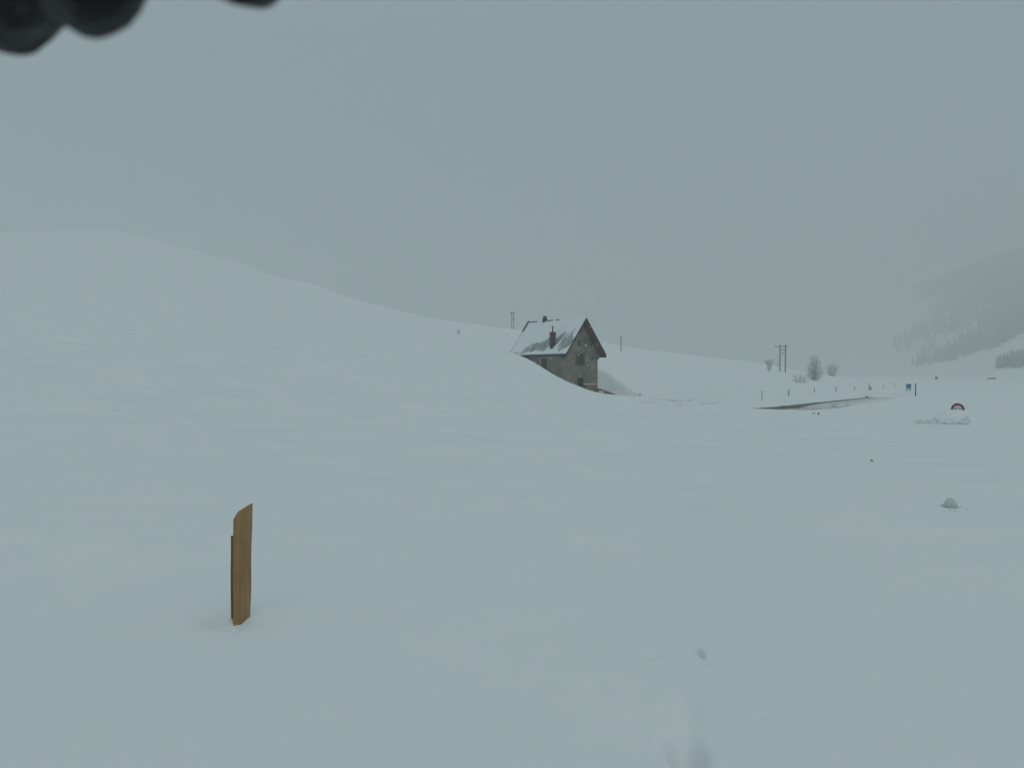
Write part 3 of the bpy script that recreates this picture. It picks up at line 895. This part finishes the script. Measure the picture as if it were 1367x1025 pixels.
# ------------------------------------------------------------------ poles, posts and signs
def pylon(name, g, H, gap, rz):
    root = empty(name, g, rz)
    for s in (-1, 1):
        MB().tube((s * gap / 2, 0, -0.6), (s * gap / 2 + (0.1 if s > 0 else 0.0), 0, H), 0.125, 0.10, n=10).build('pole', M['pole'], root, smooth=True)
    MB().box(-gap / 2 - 1.35, gap / 2 + 0.45, -0.20, -0.13, H * 0.915, H * 0.935).build('crossarm', M['pole'], root)
    MB().box(-gap / 2, gap / 2 + 0.05, -0.19, -0.13, H * 0.80, H * 0.82).build('brace', M['pole'], root)
    MB().tube((-gap / 2, -0.16, H * 0.77), (gap / 2, -0.16, H * 0.58), 0.04).tube((gap / 2, -0.10, H * 0.77), (-gap / 2, -0.10, H * 0.58), 0.04).build('cross_brace', M['pole'], root)
    for x in (-gap / 2 - 1.2, 0.0, gap / 2 + 0.35):
        MB().tube((x, -0.165, H * 0.936), (x, -0.165, H * 0.965), 0.05, 0.03).build('insulator', M['plate'], root)
    return root
pl = pylon('power_line_frame', place(1044.6, 496.5, 165, 240), 6.6, 1.30, R(4))
tag(pl, 'dark twin-pole power line frame with crossarm near the frosted trees', 'power pole', 'twin pole power line frames')
p2 = copy_tree(pl)
p2.location = ground(684.4, 260, -0.9); p2.rotation_euler = (0, 0, R(50)); p2.scale = (0.72, 0.72, 1.25)
p2['label'] = 'thin twin-pole power line frame on the slope behind the roof of the house'

def single_pole():
    g = ground(829, 176)
    root = empty('utility_pole', g)
    tag(root, 'single pale wooden pole standing on the snow slope right of the house', 'pole')
    MB().tube((0, 0, -0.6), (0, 0, 2.9), 0.10, 0.085, n=10).build('pole', M['pale_pole'], root, smooth=True)
    MB().box(-0.22, 0.22, -0.06, 0.06, 2.78, 2.90).build('crosspiece', M['pole'], root)
    for s in (-1, 1):
        MB().tube((s * 0.16, 0, 2.9), (s * 0.16, 0, 3.10), 0.05, 0.03).build('insulator', M['plate'], root)
single_pole()

def post(px, Y, sy, H, r, label, lean=0.0, m='post', cat='post', group='wooden posts along the ploughed road', name='fence_post', snow=True):
    root = empty(name, place(px, sy, Y - 14, Y + 22))
    tag(root, label, cat, group)
    root.rotation_euler = (0, lean, rng.uniform(0, 3))
    MB().tube((0, 0, -0.5), (0, 0, H), r * 0.9, r * 0.75, n=9).build('post', M[m], root, smooth=False, bevel=0.01)
    if snow:
        MB().tube((0, 0, H + 0.001), (0, 0, H + 0.05), r * 0.8, r * 0.5, n=9).build('snow_cap', M['roof_snow'], root, smooth=True)
    return root
post(1017.3, 92, 534.5, 1.05, 0.045, 'leftmost and tallest slim post in the row beyond the road', 0.0)
post(1053, 104, 528, 0.72, 0.075, 'short stout post second from the left in the row beyond the road', 0.02)
post(1087.2, 118, 524, 0.66, 0.065, 'slim post standing below the frosted conical tree', 0.0)
post(1116.3, 131, 522.5, 0.66, 0.07, 'dark post beside the broken snow ridge right of the conical tree', -0.03)
post(1141, 143, 521, 0.6, 0.075, 'pale stubby post between the broken snow ridge and the leaning post', 0.0, m='pale_pole')
post(1160.4, 152, 523, 1.2, 0.075, 'leaning post with a dark tangle of netting above the end of the road', -0.16)
post(1179, 164, 520, 0.75, 0.05, 'faint thin post just right of the leaning post with netting', 0.05, m='pale_pole')
post(1194.5, 178, 520, 0.9, 0.055, 'faint thin post left of the blue sign', 0.0, m='pale_pole')
# netting slumped on the leaning post
def netting():
    x, y, z = place(1161.8, 523, 138, 174)
    mb = MB()
    g = random.Random(3)
    b = Vector((0, 0, 0.3))
    for i in range(30):
        a = b
        b = Vector((g.uniform(-0.22, 0.3), g.uniform(-0.1, 0.1), g.uniform(0.02, 0.65)))
        mb.tube(a, b, 0.014, 0.01, n=5)
    o = mb.build('netting', M['post'])
    o.location = (x, y, z)
    tag(o, 'dark tangle of fence netting slumped against the leaning post', 'netting')
netting()
bp = post(1222.2, 116, 528.6, 1.60, 0.085, 'tall dark post standing right beside the blue sign', 0.01, m='pole', group=None, name='marker_post', snow=False)
dp = post(854.3, 108.5, 528.6, 0.34, 0.07, 'tiny dark post stub at the right end of the scooped drift by the house', 0.0, m='board_dark', group=None, name='post_stub', snow=False)

def blue_sign():
    x, y, z = place(1213, 525.2, 105, 150)
    top = hz(512.3, y)
    root = empty('information_sign', (x, y, z), R(8))
    tag(root, 'square blue sign with a pale mark and grey plate below it', 'sign')
    h = top - z
    f = MB().box(-0.38, 0.38, -0.02, 0.02, h - 0.66, h).build('sign_panel', M['blue'], root, bevel=0.006)
    # pale mark in the lower middle of the panel
    MB().box(-0.13, 0.03, -0.024, -0.021, h - 0.36, h - 0.16).box(-0.06, 0.17, -0.0245, -0.0205, h - 0.45, h - 0.36).build('pale_mark', mat('sign_mark', (0.12, 0.26, 0.36), 0.5), f)
    MB().box(-0.38, 0.40, -0.02, 0.015, h - 0.92, h - 0.76).build('lower_plate', M['plate'], root, bevel=0.004)
    for s in (-0.25, 0.25):
        MB().tube((s, 0.05, -0.6), (s, 0.05, h - 0.03), 0.018, n=8).build('post', M['metal'], root, smooth=True)
blue_sign()

def round_sign():
    Y = 54.9
    x, y = at(1278.6, Y)
    zc = hz(546.9, Y); z = height(x, y)
    root = empty('traffic_sign', (x, y, z - 0.3), R(-6))
    tag(root, 'round red-rimmed traffic sign buried to its middle in a snow heap', 'sign')
    h = zc - z + 0.3
    ro, ri = 0.425, 0.285
    def ring(r0, r1, y0, y1, n=64):
        bm = bmesh.new(); A = []
        for i in range(n):
            t = 2 * math.pi * i / n; c, s = math.cos(t), math.sin(t)
            A.append([bm.verts.new((r * c, yy, h + r * s)) for r, yy in ((r0, y0), (r1, y0), (r1, y1), (r0, y1))])
        for i in range(n):
            a, b = A[i], A[(i + 1) % n]
            for q in range(4):
                bm.faces.new((a[q], a[(q + 1) % 4], b[(q + 1) % 4], b[q]))
        mb = MB(); mb.bm.free(); mb.bm = bm
        return mb
    ring(ri, ro, -0.012, 0.012).build('red_rim', M['red'], root)
    MB().tube((0, -0.006, h), (0, 0.006, h), ri + 0.004, n=64).build('sign_face', M['sign_white'], root)
    # two small cars side by side, as on a no-overtaking sign: body with a cabin
    for cx, m in ((-0.135, 'red_dark'), (0.135, 'black')):
        mm = M['black'] if m == 'black' else mat('sign_dark_red', (0.06, 0.012, 0.015), 0.5)
        pts = [(-0.11, -0.10), (-0.11, -0.01), (-0.085, 0.005), (-0.06, 0.065), (0.06, 0.065), (0.085, 0.005), (0.11, -0.01), (0.11, -0.10), (0.075, -0.10), (0.075, -0.06), (-0.075, -0.06), (-0.075, -0.10)]
        MB().prism([(cx + a, h + b) for a, b in pts], 'y', -0.011, -0.0065).build('car_symbol', mm, root)
    MB().tube((0, 0.045, -0.5), (0, 0.045, h + 0.2), 0.03, n=12).build('post', M['metal'], root, smooth=True)
    # cap of snow on top of the heap in front of the sign
    return root
round_sign()

def marker():
    x, y, z = place(1091.8, 553.5, 40, 62)
    root = empty('road_marker', (x, y, z - 0.25))
    tag(root, 'small white marker post with a black band poking from the snow by the road', 'marker post')
    MB().tube((0, 0, -0.2), (0, 0, 0.40), 0.062, n=14).build('post', M['white'], root, smooth=False)
    MB().box(-0.015, 0.075, -0.075, 0.03, 0.24, 0.40).build('black_band', M['black'], root, bevel=0.006)
    o = MB().tube((-0.14, 0, 0.0), (-0.02, 0.01, 0.05), 0.022, 0.02, n=7).tube((-0.02, 0.01, 0.05), (0.10, 0.0, 0.12), 0.02, 0.014, n=7).tube((-0.08, 0.0, 0.03), (-0.05, -0.02, 0.10), 0.012, 0.008, n=5).build('twig', M['rock'])
    x, y, z = place(1086.6, 552.5, 40, 62)
    o.location = (x, y, z + 0.0)
    tag(o, 'short dark twig lying on the snow just left of the white marker post', 'twig')
marker()

def small_things():
    x, y, z = ground(1271, 10.75)
    o = lump('snow_block', (x, y, z + 0.035), 0.105, M['ice'], 12, (1.0, 0.8, 0.85), 0.4, 4, R(20))
    tag(o, 'grey block of packed snow lying alone on the right foreground snow', 'snow block')
    x, y, z = ground(1262, 10.9)
    o = lump('snow_crumb', (x, y, z + 0.012), 0.045, M['ice'], 17, (1.3, 0.8, 0.5), 0.4, 3, R(10))
    tag(o, 'flat snow crumb just left of the grey packed snow block', 'snow crumb')
    x, y, z = ground(1164.5, 20.6)
    o = lump('stone', (x, y, z + 0.005), 0.038, M['rock'], 22, (1, 1, 0.9), 0.4, 2)
    tag(o, 'tiny dark stone on the snow midway up the right side', 'stone')
    x, y, z = place(1157, 530.5, 100, 130)
    o = lump('bank_stone', (x, y, z + 0.06), 0.17, M['rock'], 31, (1.3, 1, 0.7), 0.4, 2)
    tag(o, 'dark stone at the far right end of the bare road edge', 'stone')
    # far things at the foot of the hill
    root = empty('distant_sign', ground(1250, 300))
    tag(root, 'small dark square board on a post far off at the edge of the flat', 'sign')
    MB().tube((0, 0.05, -0.5), (0, 0.05, 1.6), 0.06).build('post', M['pole'], root)
    MB().box(-0.42, 0.42, -0.03, 0.03, 0.7, 1.6).build('board', M['pole'], root)
    root = empty('hut', ground(1324, 420))
    tag(root, 'low dark hut with a flat snowy roof far off below the wooded hill', 'hut')
    MB().box(-1.5, 1.5, -1.2, 1.2, -0.6, 0.62).build('wall', M['recess'], root)
    MB().box(-1.62, 1.62, -1.32, 1.32, 0.622, 0.72).build('roof', M['roof_snow'], root)
small_things()

# clods broken off by the plough, round the sign heap and along the banks
def clods():
    g = np.random.RandomState(4)
    V = []; F = []
    ico = bmesh.new(); bmesh.ops.create_icosphere(ico, subdivisions=1, radius=1)
    bv = np.array([v.co[:] for v in ico.verts]); bf = np.array([[v.index for v in f.verts] for f in ico.faces]); ico.free()
    def add(x, y, r):
        z = height(x, y)
        p = bv * (1 + 0.35 * g.uniform(-1, 1, (len(bv), 1))) * r * g.uniform(0.6, 1.2, 3)
        F.append(bf + sum(len(q) for q in V)); V.append(p + np.array([x, y, z + r * 0.15]))
    for i in range(150):
        px = g.uniform(1222, 1297); Y = 50.5 + g.uniform(0, 1) * 2.6 + 0.6 * (px - 1260) / 40
        add(*at(px, Y), g.uniform(0.03, 0.12))
    for i in range(40):
        px = g.uniform(1255, 1297); Y = 50.3 + g.uniform(0, 0.8)
        add(*at(px, Y), g.uniform(0.08, 0.17))
    for i in range(50):
        px = g.normal(892, 12); Y = g.normal(101.5, 0.8); add(*at(px, Y), g.uniform(0.06, 0.2))
    for i in range(26):
        px = g.normal(948, 7); Y = g.normal(83, 0.6); add(*at(px, Y), g.uniform(0.05, 0.14))
    for i in range(30):
        px = g.normal(832, 10); Y = g.uniform(110, 113); add(*at(px, Y), g.uniform(0.05, 0.16))
    for i in range(22):
        px = 1271 + g.normal() * 16; Y = 10.75 + g.normal() * 0.35; add(*at(px, Y), g.uniform(0.006, 0.022))
    o = mesh_np('snow_clods', np.concatenate(V), np.concatenate(F), M['clod'], smooth=False)
    o['kind'] = 'stuff'
    tag(o, 'broken clods of ploughed snow scattered on the heaps', 'snow clods')
clods()

# ------------------------------------------------------------------ frosted trees and bushes
def twiggy(name, px, Y, sy, H, envelope, stems, n, label, cat='tree', group=None, m='twig', thick=0.02, sink=0.0, seed=0, sub=5):
    """envelope(t, ang) -> radius at relative height t; stems: list of (x offset, tilt, fraction of height)"""
    g = random.Random(seed)
    x, y, z = place(px, sy, Y - 45, Y + 30)
    root = empty(name, (x, y, z))
    tag(root, label, cat, group)
    axes = []
    for (ox, tilt, fr) in stems:
        tr = MB()
        p = Vector((ox, g.uniform(-0.1, 0.1), -0.4)); top = Vector((ox + tilt, 0, H * fr)); path = [p]
        nseg = 6
        for i in range(1, nseg + 1):
            q = p.lerp(top, i / nseg) + Vector((g.uniform(-.06, .06), g.uniform(-.06, .06), 0)) * (H / 6)
            r0 = 0.016 * H * (1 - (i - 1) / nseg) + 0.012; r1 = 0.016 * H * (1 - i / nseg) + 0.012
            tr.tube(path[-1], q, r0, r1, n=6, caps=False); path.append(q)
        axes.append(path)
        tr.build('trunk', M['bark'], root, smooth=True, recalc=False)
    tw = MB()
    emax = max(envelope(q / 20, a) for q in range(21) for a in (0, 1.5, 3.0, 4.5))
    k_ = 0
    while k_ < n:
        t = g.uniform(0.03, 1.0); ang = g.uniform(0, 2 * math.pi); e_ = envelope(t, ang)
        if g.random() > (e_ / emax) ** 1.6 + 0.04: continue
        k_ += 1
        rad = e_ * math.sqrt(g.uniform(0.05, 1.0))
        path = g.choice(axes)
        lv = min(t * (len(path) - 1), len(path) - 1.001)
        ax = path[int(lv)].lerp(path[int(lv) + 1], lv - int(lv))
        tip = Vector((ax.x * 0.6 + math.cos(ang) * rad, math.sin(ang) * rad, H * t))
        if k_ % 3 == 0:                     # a limb reaching from the stem
            lv = max(0.0, lv - g.uniform(0.8, 1.6)); st = path[int(lv)].lerp(path[int(lv) + 1], lv - int(lv))
            mid = st.lerp(tip, 0.55) + Vector((0, 0, -0.03 * H))
            tw.tube(st, mid, thick * 1.5, thick * 1.1, n=3, caps=False); tw.tube(mid, tip, thick * 1.1, thick * 0.7, n=3, caps=False)
        out = Vector((math.cos(ang), math.sin(ang), 0.8))
        for q in range(sub):                # spray of frosted twigs
            a = tip + Vector((g.uniform(-1, 1), g.uniform(-1, 1), g.uniform(-1, 1))) * 0.05 * H
            b = a + (out * g.uniform(0.0, 1.0) + Vector((g.uniform(-1, 1), g.uniform(-1, 1), g.uniform(-0.8, 1)))) * g.uniform(0.03, 0.075) * H
            tw.tube(a, b, thick * 0.8, thick * 0.4, n=3, caps=False)
    tw.build('crown', M[m], root, recalc=False)
    return root
# conical tree with two leaders
twiggy('frosted_tree', 1087.5, 205, 508, 5.5, lambda t, a: (1.75 * (1 - t) ** 0.6 + 0.12) * (1.0 if t > 0.10 else 0.5) * (1 + 0.25 * math.sin(3 * a + 9 * t)), [(-0.1, -0.55, 0.93), (0.15, 0.25, 1.0)], 430,
       'tallest frosted tree, conical with two tips, right of the twin-pole frame', seed=5, thick=0.014, group='frosted trees and bushes beyond the road')
twiggy('frosted_tree', 1110.5, 235, 502, 3.5, lambda t, a: 1.55 * (min(1, 0.55 + t) if t < 0.85 else 0.85) * (1 + 0.18 * math.sin(2 * a + 7 * t)), [(-0.7, -0.3, 0.8), (-0.3, 0.0, 0.95), (0.4, 0.35, 0.9), (0.9, 0.4, 0.75)], 300,
       'round-topped frosted tree with several stems, rightmost of the frosted trees', seed=8, thick=0.013, group='frosted trees and bushes beyond the road')
twiggy('frosted_tree', 1026.5, 205, 495, 2.5, lambda t, a: 0.16 + 0.95 * t ** 1.2 * (1 + 0.15 * math.sin(3 * a)), [(0, -0.5, 0.9), (0.1, 0.1, 1.0), (0.2, 0.55, 0.9)], 190,
       'small funnel-shaped frosted tree left of the twin-pole frame', seed=11, thick=0.012, group='frosted trees and bushes beyond the road')
twiggy('frosted_bush', 1068, 190, 511, 1.9, lambda t, a: 1.65 * math.sqrt(max(0, 1 - t * t)) * (1 + 0.15 * math.sin(3 * a)), [(-0.5, -0.5, 0.8), (0, 0, 1.0), (0.5, 0.5, 0.8)], 170,
       'low reddish frosted bush at the foot of the conical tree', 'bush', seed=13, m='twig_red', thick=0.012, group='frosted trees and bushes beyond the road')
twiggy('frosted_bush', 1038.5, 215, 489, 1.6, lambda t, a: 0.7 * math.sqrt(max(0, 1 - (t - 0.3) ** 2)) , [(0, 0, 0.9)], 50,
       'faint frosted bush just behind the left leg of the twin-pole frame', 'bush', seed=15, m='twig', thick=0.010, group='frosted trees and bushes beyond the road')
twiggy('shrub', 612, 140, 446.5, 0.85, lambda t, a: 0.12 + 0.32 * t, [(0, -0.15, 0.9), (0.05, 0.12, 1.0)], 40,
       'small leafless shrub on the slope left of the house', 'shrub', seed=19, m='bark', thick=0.012)
for i, (px, Y, r_, lab) in enumerate(((157, 24.5, 0.045, 'dark tuft poking from the snow on the lower left slope'),
                                      (380, 118, 0.22, 'upper dark tuft of the pair on the hill above the stake'),
                                      (407, 92, 0.16, 'lower dark tuft of the pair on the hill above the stake'))):
    x, y, z = place(px, (549, 412, 449)[i], Y * 0.6, Y * 2.5)
    mb = MB(); g = random.Random(i)
    for q in range(11):
        a = g.uniform(0, 6.28); rr = g.uniform(0, r_ * 0.8)
        mb.tube((math.cos(a) * rr * .4, math.sin(a) * rr * .4, -0.05), (math.cos(a) * rr * 1.6, math.sin(a) * rr, r_ * g.uniform(0.5, 1.5)), r_ * 0.05, r_ * 0.02, n=4)
    o = mb.build('grass_tuft', M['twig']); o.location = (x, y, z)
    tag(o, lab, 'grass tuft', 'tufts poking through the snow on the left slope')

# ------------------------------------------------------------------ far forest on the hill at the right
def forest():
    g = np.random.RandomState(9)
    V = []; F = []; n0 = 0
    def tree(x, y, H):
        nonlocal n0
        z = height(x, y)
        k = 6
        for l in range(3):
            zb = z + H * (0.08 + 0.27 * l); zt = z + H * (0.50 + 0.25 * l); r = H * 0.19 * (1 - 0.27 * l)
            a0 = g.uniform(0, 6.28)
            ang = a0 + np.arange(k) * 2 * math.pi / k
            rr = r * g.uniform(0.65, 1.15, k)
            ring = np.stack([x + rr * np.cos(ang), y + rr * np.sin(ang), zb + H * 0.05 * g.uniform(-1, 1, k)], -1)
            V.append(np.concatenate([ring, [[x, y, zt]]]))
            F.append(np.array([[n0 + i, n0 + (i + 1) % k, n0 + k] for i in range(k)])); n0 += k + 1
    c = 0
    for _ in range(260000):
        if c > 24000: break
        Y = g.uniform(560, 760) if g.uniform() < 0.10 else 920 + 1250 * g.uniform() ** 0.9; px = g.uniform(1140, 1640)
        x, y = at(px, Y); z = height(x, y)
        up = z - hz(503, Y)
        if up < 6: continue
        # open snow gully between a near stand on the right and the mass of the forest
        n = float(vnoise(np.array([px * 0.03]), np.array([Y * 0.01 + 3]), 77)[0])
        if Y < 760:
            if px < 1322 + 0.05 * (Y - 560) + 14 * n or Y < 610 + 50 * float(vnoise(np.array([px * 0.12]), np.array([0.5]), 78)[0]): continue
        elif Y < 960 + 60 * n: continue
        elif n > 0.8: continue
        else:
            edge = 1215 if Y > 1400 else 1240
            if g.uniform() > (px - edge - 60 * n) / 200: continue
        if g.uniform() > 0.35 + 0.65 * min(1, up / 30): continue
        tree(x, y, (g.uniform(5, 11) if Y < 760 else g.uniform(8, 15)) * (1.5 if Y > 1500 else 1)); c += 1
    o = mesh_np('forest', np.concatenate(V), np.concatenate(F), M['conifer'], smooth=False)
    o['kind'] = 'stuff'
    tag(o, 'dark frosted conifers covering the far hillside at the right', 'forest')
forest()

# ------------------------------------------------------------------ falling snow between camera and house
def snowfall():
    g = np.random.RandomState(21)
    bv = np.array([[1, 0, 0], [-1, 0, 0], [0, 1, 0], [0, -1, 0], [0, 0, 1], [0, 0, -1]], float)
    bf = np.array([[0, 2, 4], [2, 1, 4], [1, 3, 4], [3, 0, 4], [2, 0, 5], [1, 2, 5], [3, 1, 5], [0, 3, 5]])
    V = []; F = []
    for i in range(8500):
        Y = g.uniform(0.0, 1) ** 0.6 * 12 + 2.6
        u = g.uniform(-0.72, 0.72); v = g.uniform(-0.55, 0.55)
        x, z = u * Y, ZC + v * Y
        if z < height(x, Y) + 0.02: continue
        r = g.uniform(0.55, 1.0) ** 2 * 0.006 + 0.0007 * Y * g.uniform(0.2, 1.0) ** 2
        q = bv * g.uniform(0.5, 1.2, 3) * r * 0.62
        q[:, 2] *= g.uniform(1.0, 2.0); q[:, 0] += q[:, 2] * g.uniform(-0.1, 0.6)
        F.append(bf + 6 * len(V)); V.append(q + np.array([x, Y, z]))
    o = mesh_np('falling_snow', np.concatenate(V), np.concatenate(F), mat('snowflake', (0.9, 0.92, 0.92), 0.9, 0.1), smooth=False)
    o['kind'] = 'stuff'
    tag(o, 'scattered snowflakes falling in front of the house and slope', 'snowfall')
snowfall()

# ------------------------------------------------------------------ gloved hand hanging in front of the lens
def hand():
    root = empty('gloved_hand', (-0.05, 0.135, ZC + 0.16))
    tag(root, 'gloved black hand with blurred fingertips hanging into the top left corner', 'hand')
    def P(px, sy, Y):
        return Vector(((px - 683.5) / FPX * Y, Y, ZC + (HORIZON - sy) / FPX * Y)) - Vector(root.location)
    verts = []; edges = []; rad = []
    def chain(start, pts):
        last = start
        for p, r in pts:
            verts.append(p); rad.append(r); edges.append((last, len(verts) - 1)); last = len(verts) - 1
        return last
    palm = Vector((-0.01, 0.018, 0.02)); verts.append(palm); rad.append((0.040, 0.017))
    k = lambda px, Y: px / FPX * Y
    # knuckles spread from the palm; each finger its own chain ending at a blunt tip
    tips = [(P(322, 6, 0.125), 0.0108, (0.014, 0.012, -0.028)),
            (P(117, 40, 0.121), 0.0110, (-0.008, 0.006, -0.032)),
            (P(10, 58, 0.142), 0.0124, (-0.028, 0.014, -0.028)),
            (P(-190, -10, 0.145), 0.0102, (-0.046, 0.018, -0.022))]
    for tp, r, kn in tips:
        knu = palm + Vector(kn)
        mid = knu.lerp(tp, 0.45) + Vector((0, -0.006, 0.004)); dist = knu.lerp(tp, 0.8) + Vector((0, -0.003, 0))
        chain(0, [(knu, r * 1.12), (mid, r * 1.04), (dist, r * 1.0), (tp, r * 0.96)])
    # thumb leaves the side of the palm
    b = palm + Vector((0.026, -0.006, 0.012))
    chain(0, [(b, 0.016), (b + Vector((0.026, -0.012, -0.008)), 0.0135), (b + Vector((0.046, -0.014, -0.020)), 0.0115)])
    wrist = palm + Vector((-0.012, 0.0, 0.062))
    chain(0, [(palm + Vector((-0.006, 0.0, 0.035)), 0.034), (wrist, 0.031), (wrist + Vector((-0.01, 0, 0.05)), 0.038), (wrist + Vector((-0.02, 0, 0.12)), 0.042)])
    me = bpy.data.meshes.new('glove')
    me.from_pydata([tuple(v) for v in verts], edges, [])
    o = bpy.data.objects.new('glove', me); link(o, root)
    gm = mat('black_leather', (0.0015, 0.0012, 0.0013), 0.5, 0.3, noise=130, col2=(0.05, 0.057, 0.06), bump=(170, 1.0, 0.004), lo=0.5, hi=0.74)  # grey noise patches paint highlights into the black leather
    me.materials.append(gm)
    sk = o.modifiers.new('skin', 'SKIN'); sk.use_smooth_shade = True
    for i, v in enumerate(me.skin_vertices[0].data):
        v.radius = rad[i] if isinstance(rad[i], tuple) else (rad[i], rad[i])
        v.use_root = (i == 0)
    ss = o.modifiers.new('smooth', 'SUBSURF'); ss.levels = 3; ss.render_levels = 3
    tx = bpy.data.textures.new('creases', 'CLOUDS'); tx.noise_scale = 0.016; tx.noise_depth = 2
    dm = o.modifiers.new('creases', 'DISPLACE'); dm.texture = tx; dm.texture_coords = 'LOCAL'; dm.strength = 0.007; dm.mid_level = 0.5
    return root
hand()

# ------------------------------------------------------------------ haze
def haze():
    zmin = float(ZT.min()) - 1.0; zmax = float(ZT.max()) + 22.0
    o = MB().box(-3000, 3000, -3000, 3000, zmin, zmax).build('haze', bpy.data.materials.new('haze_air'))
    m = o.data.materials[0]; m.use_nodes = True
    t = m.node_tree; t.nodes.clear()
    out = t.nodes.new('ShaderNodeOutputMaterial'); v = t.nodes.new('ShaderNodeVolumePrincipled')
    v.inputs['Color'].default_value = (0.93, 0.95, 0.95, 1)
    v.inputs['Density'].default_value = 0.0013
    v.inputs['Anisotropy'].default_value = 0.0
    t.links.new(v.outputs[0], out.inputs['Volume'])
    o['kind'] = 'stuff'
    tag(o, 'grey snow haze filling the air over the whole slope', 'haze')
haze()
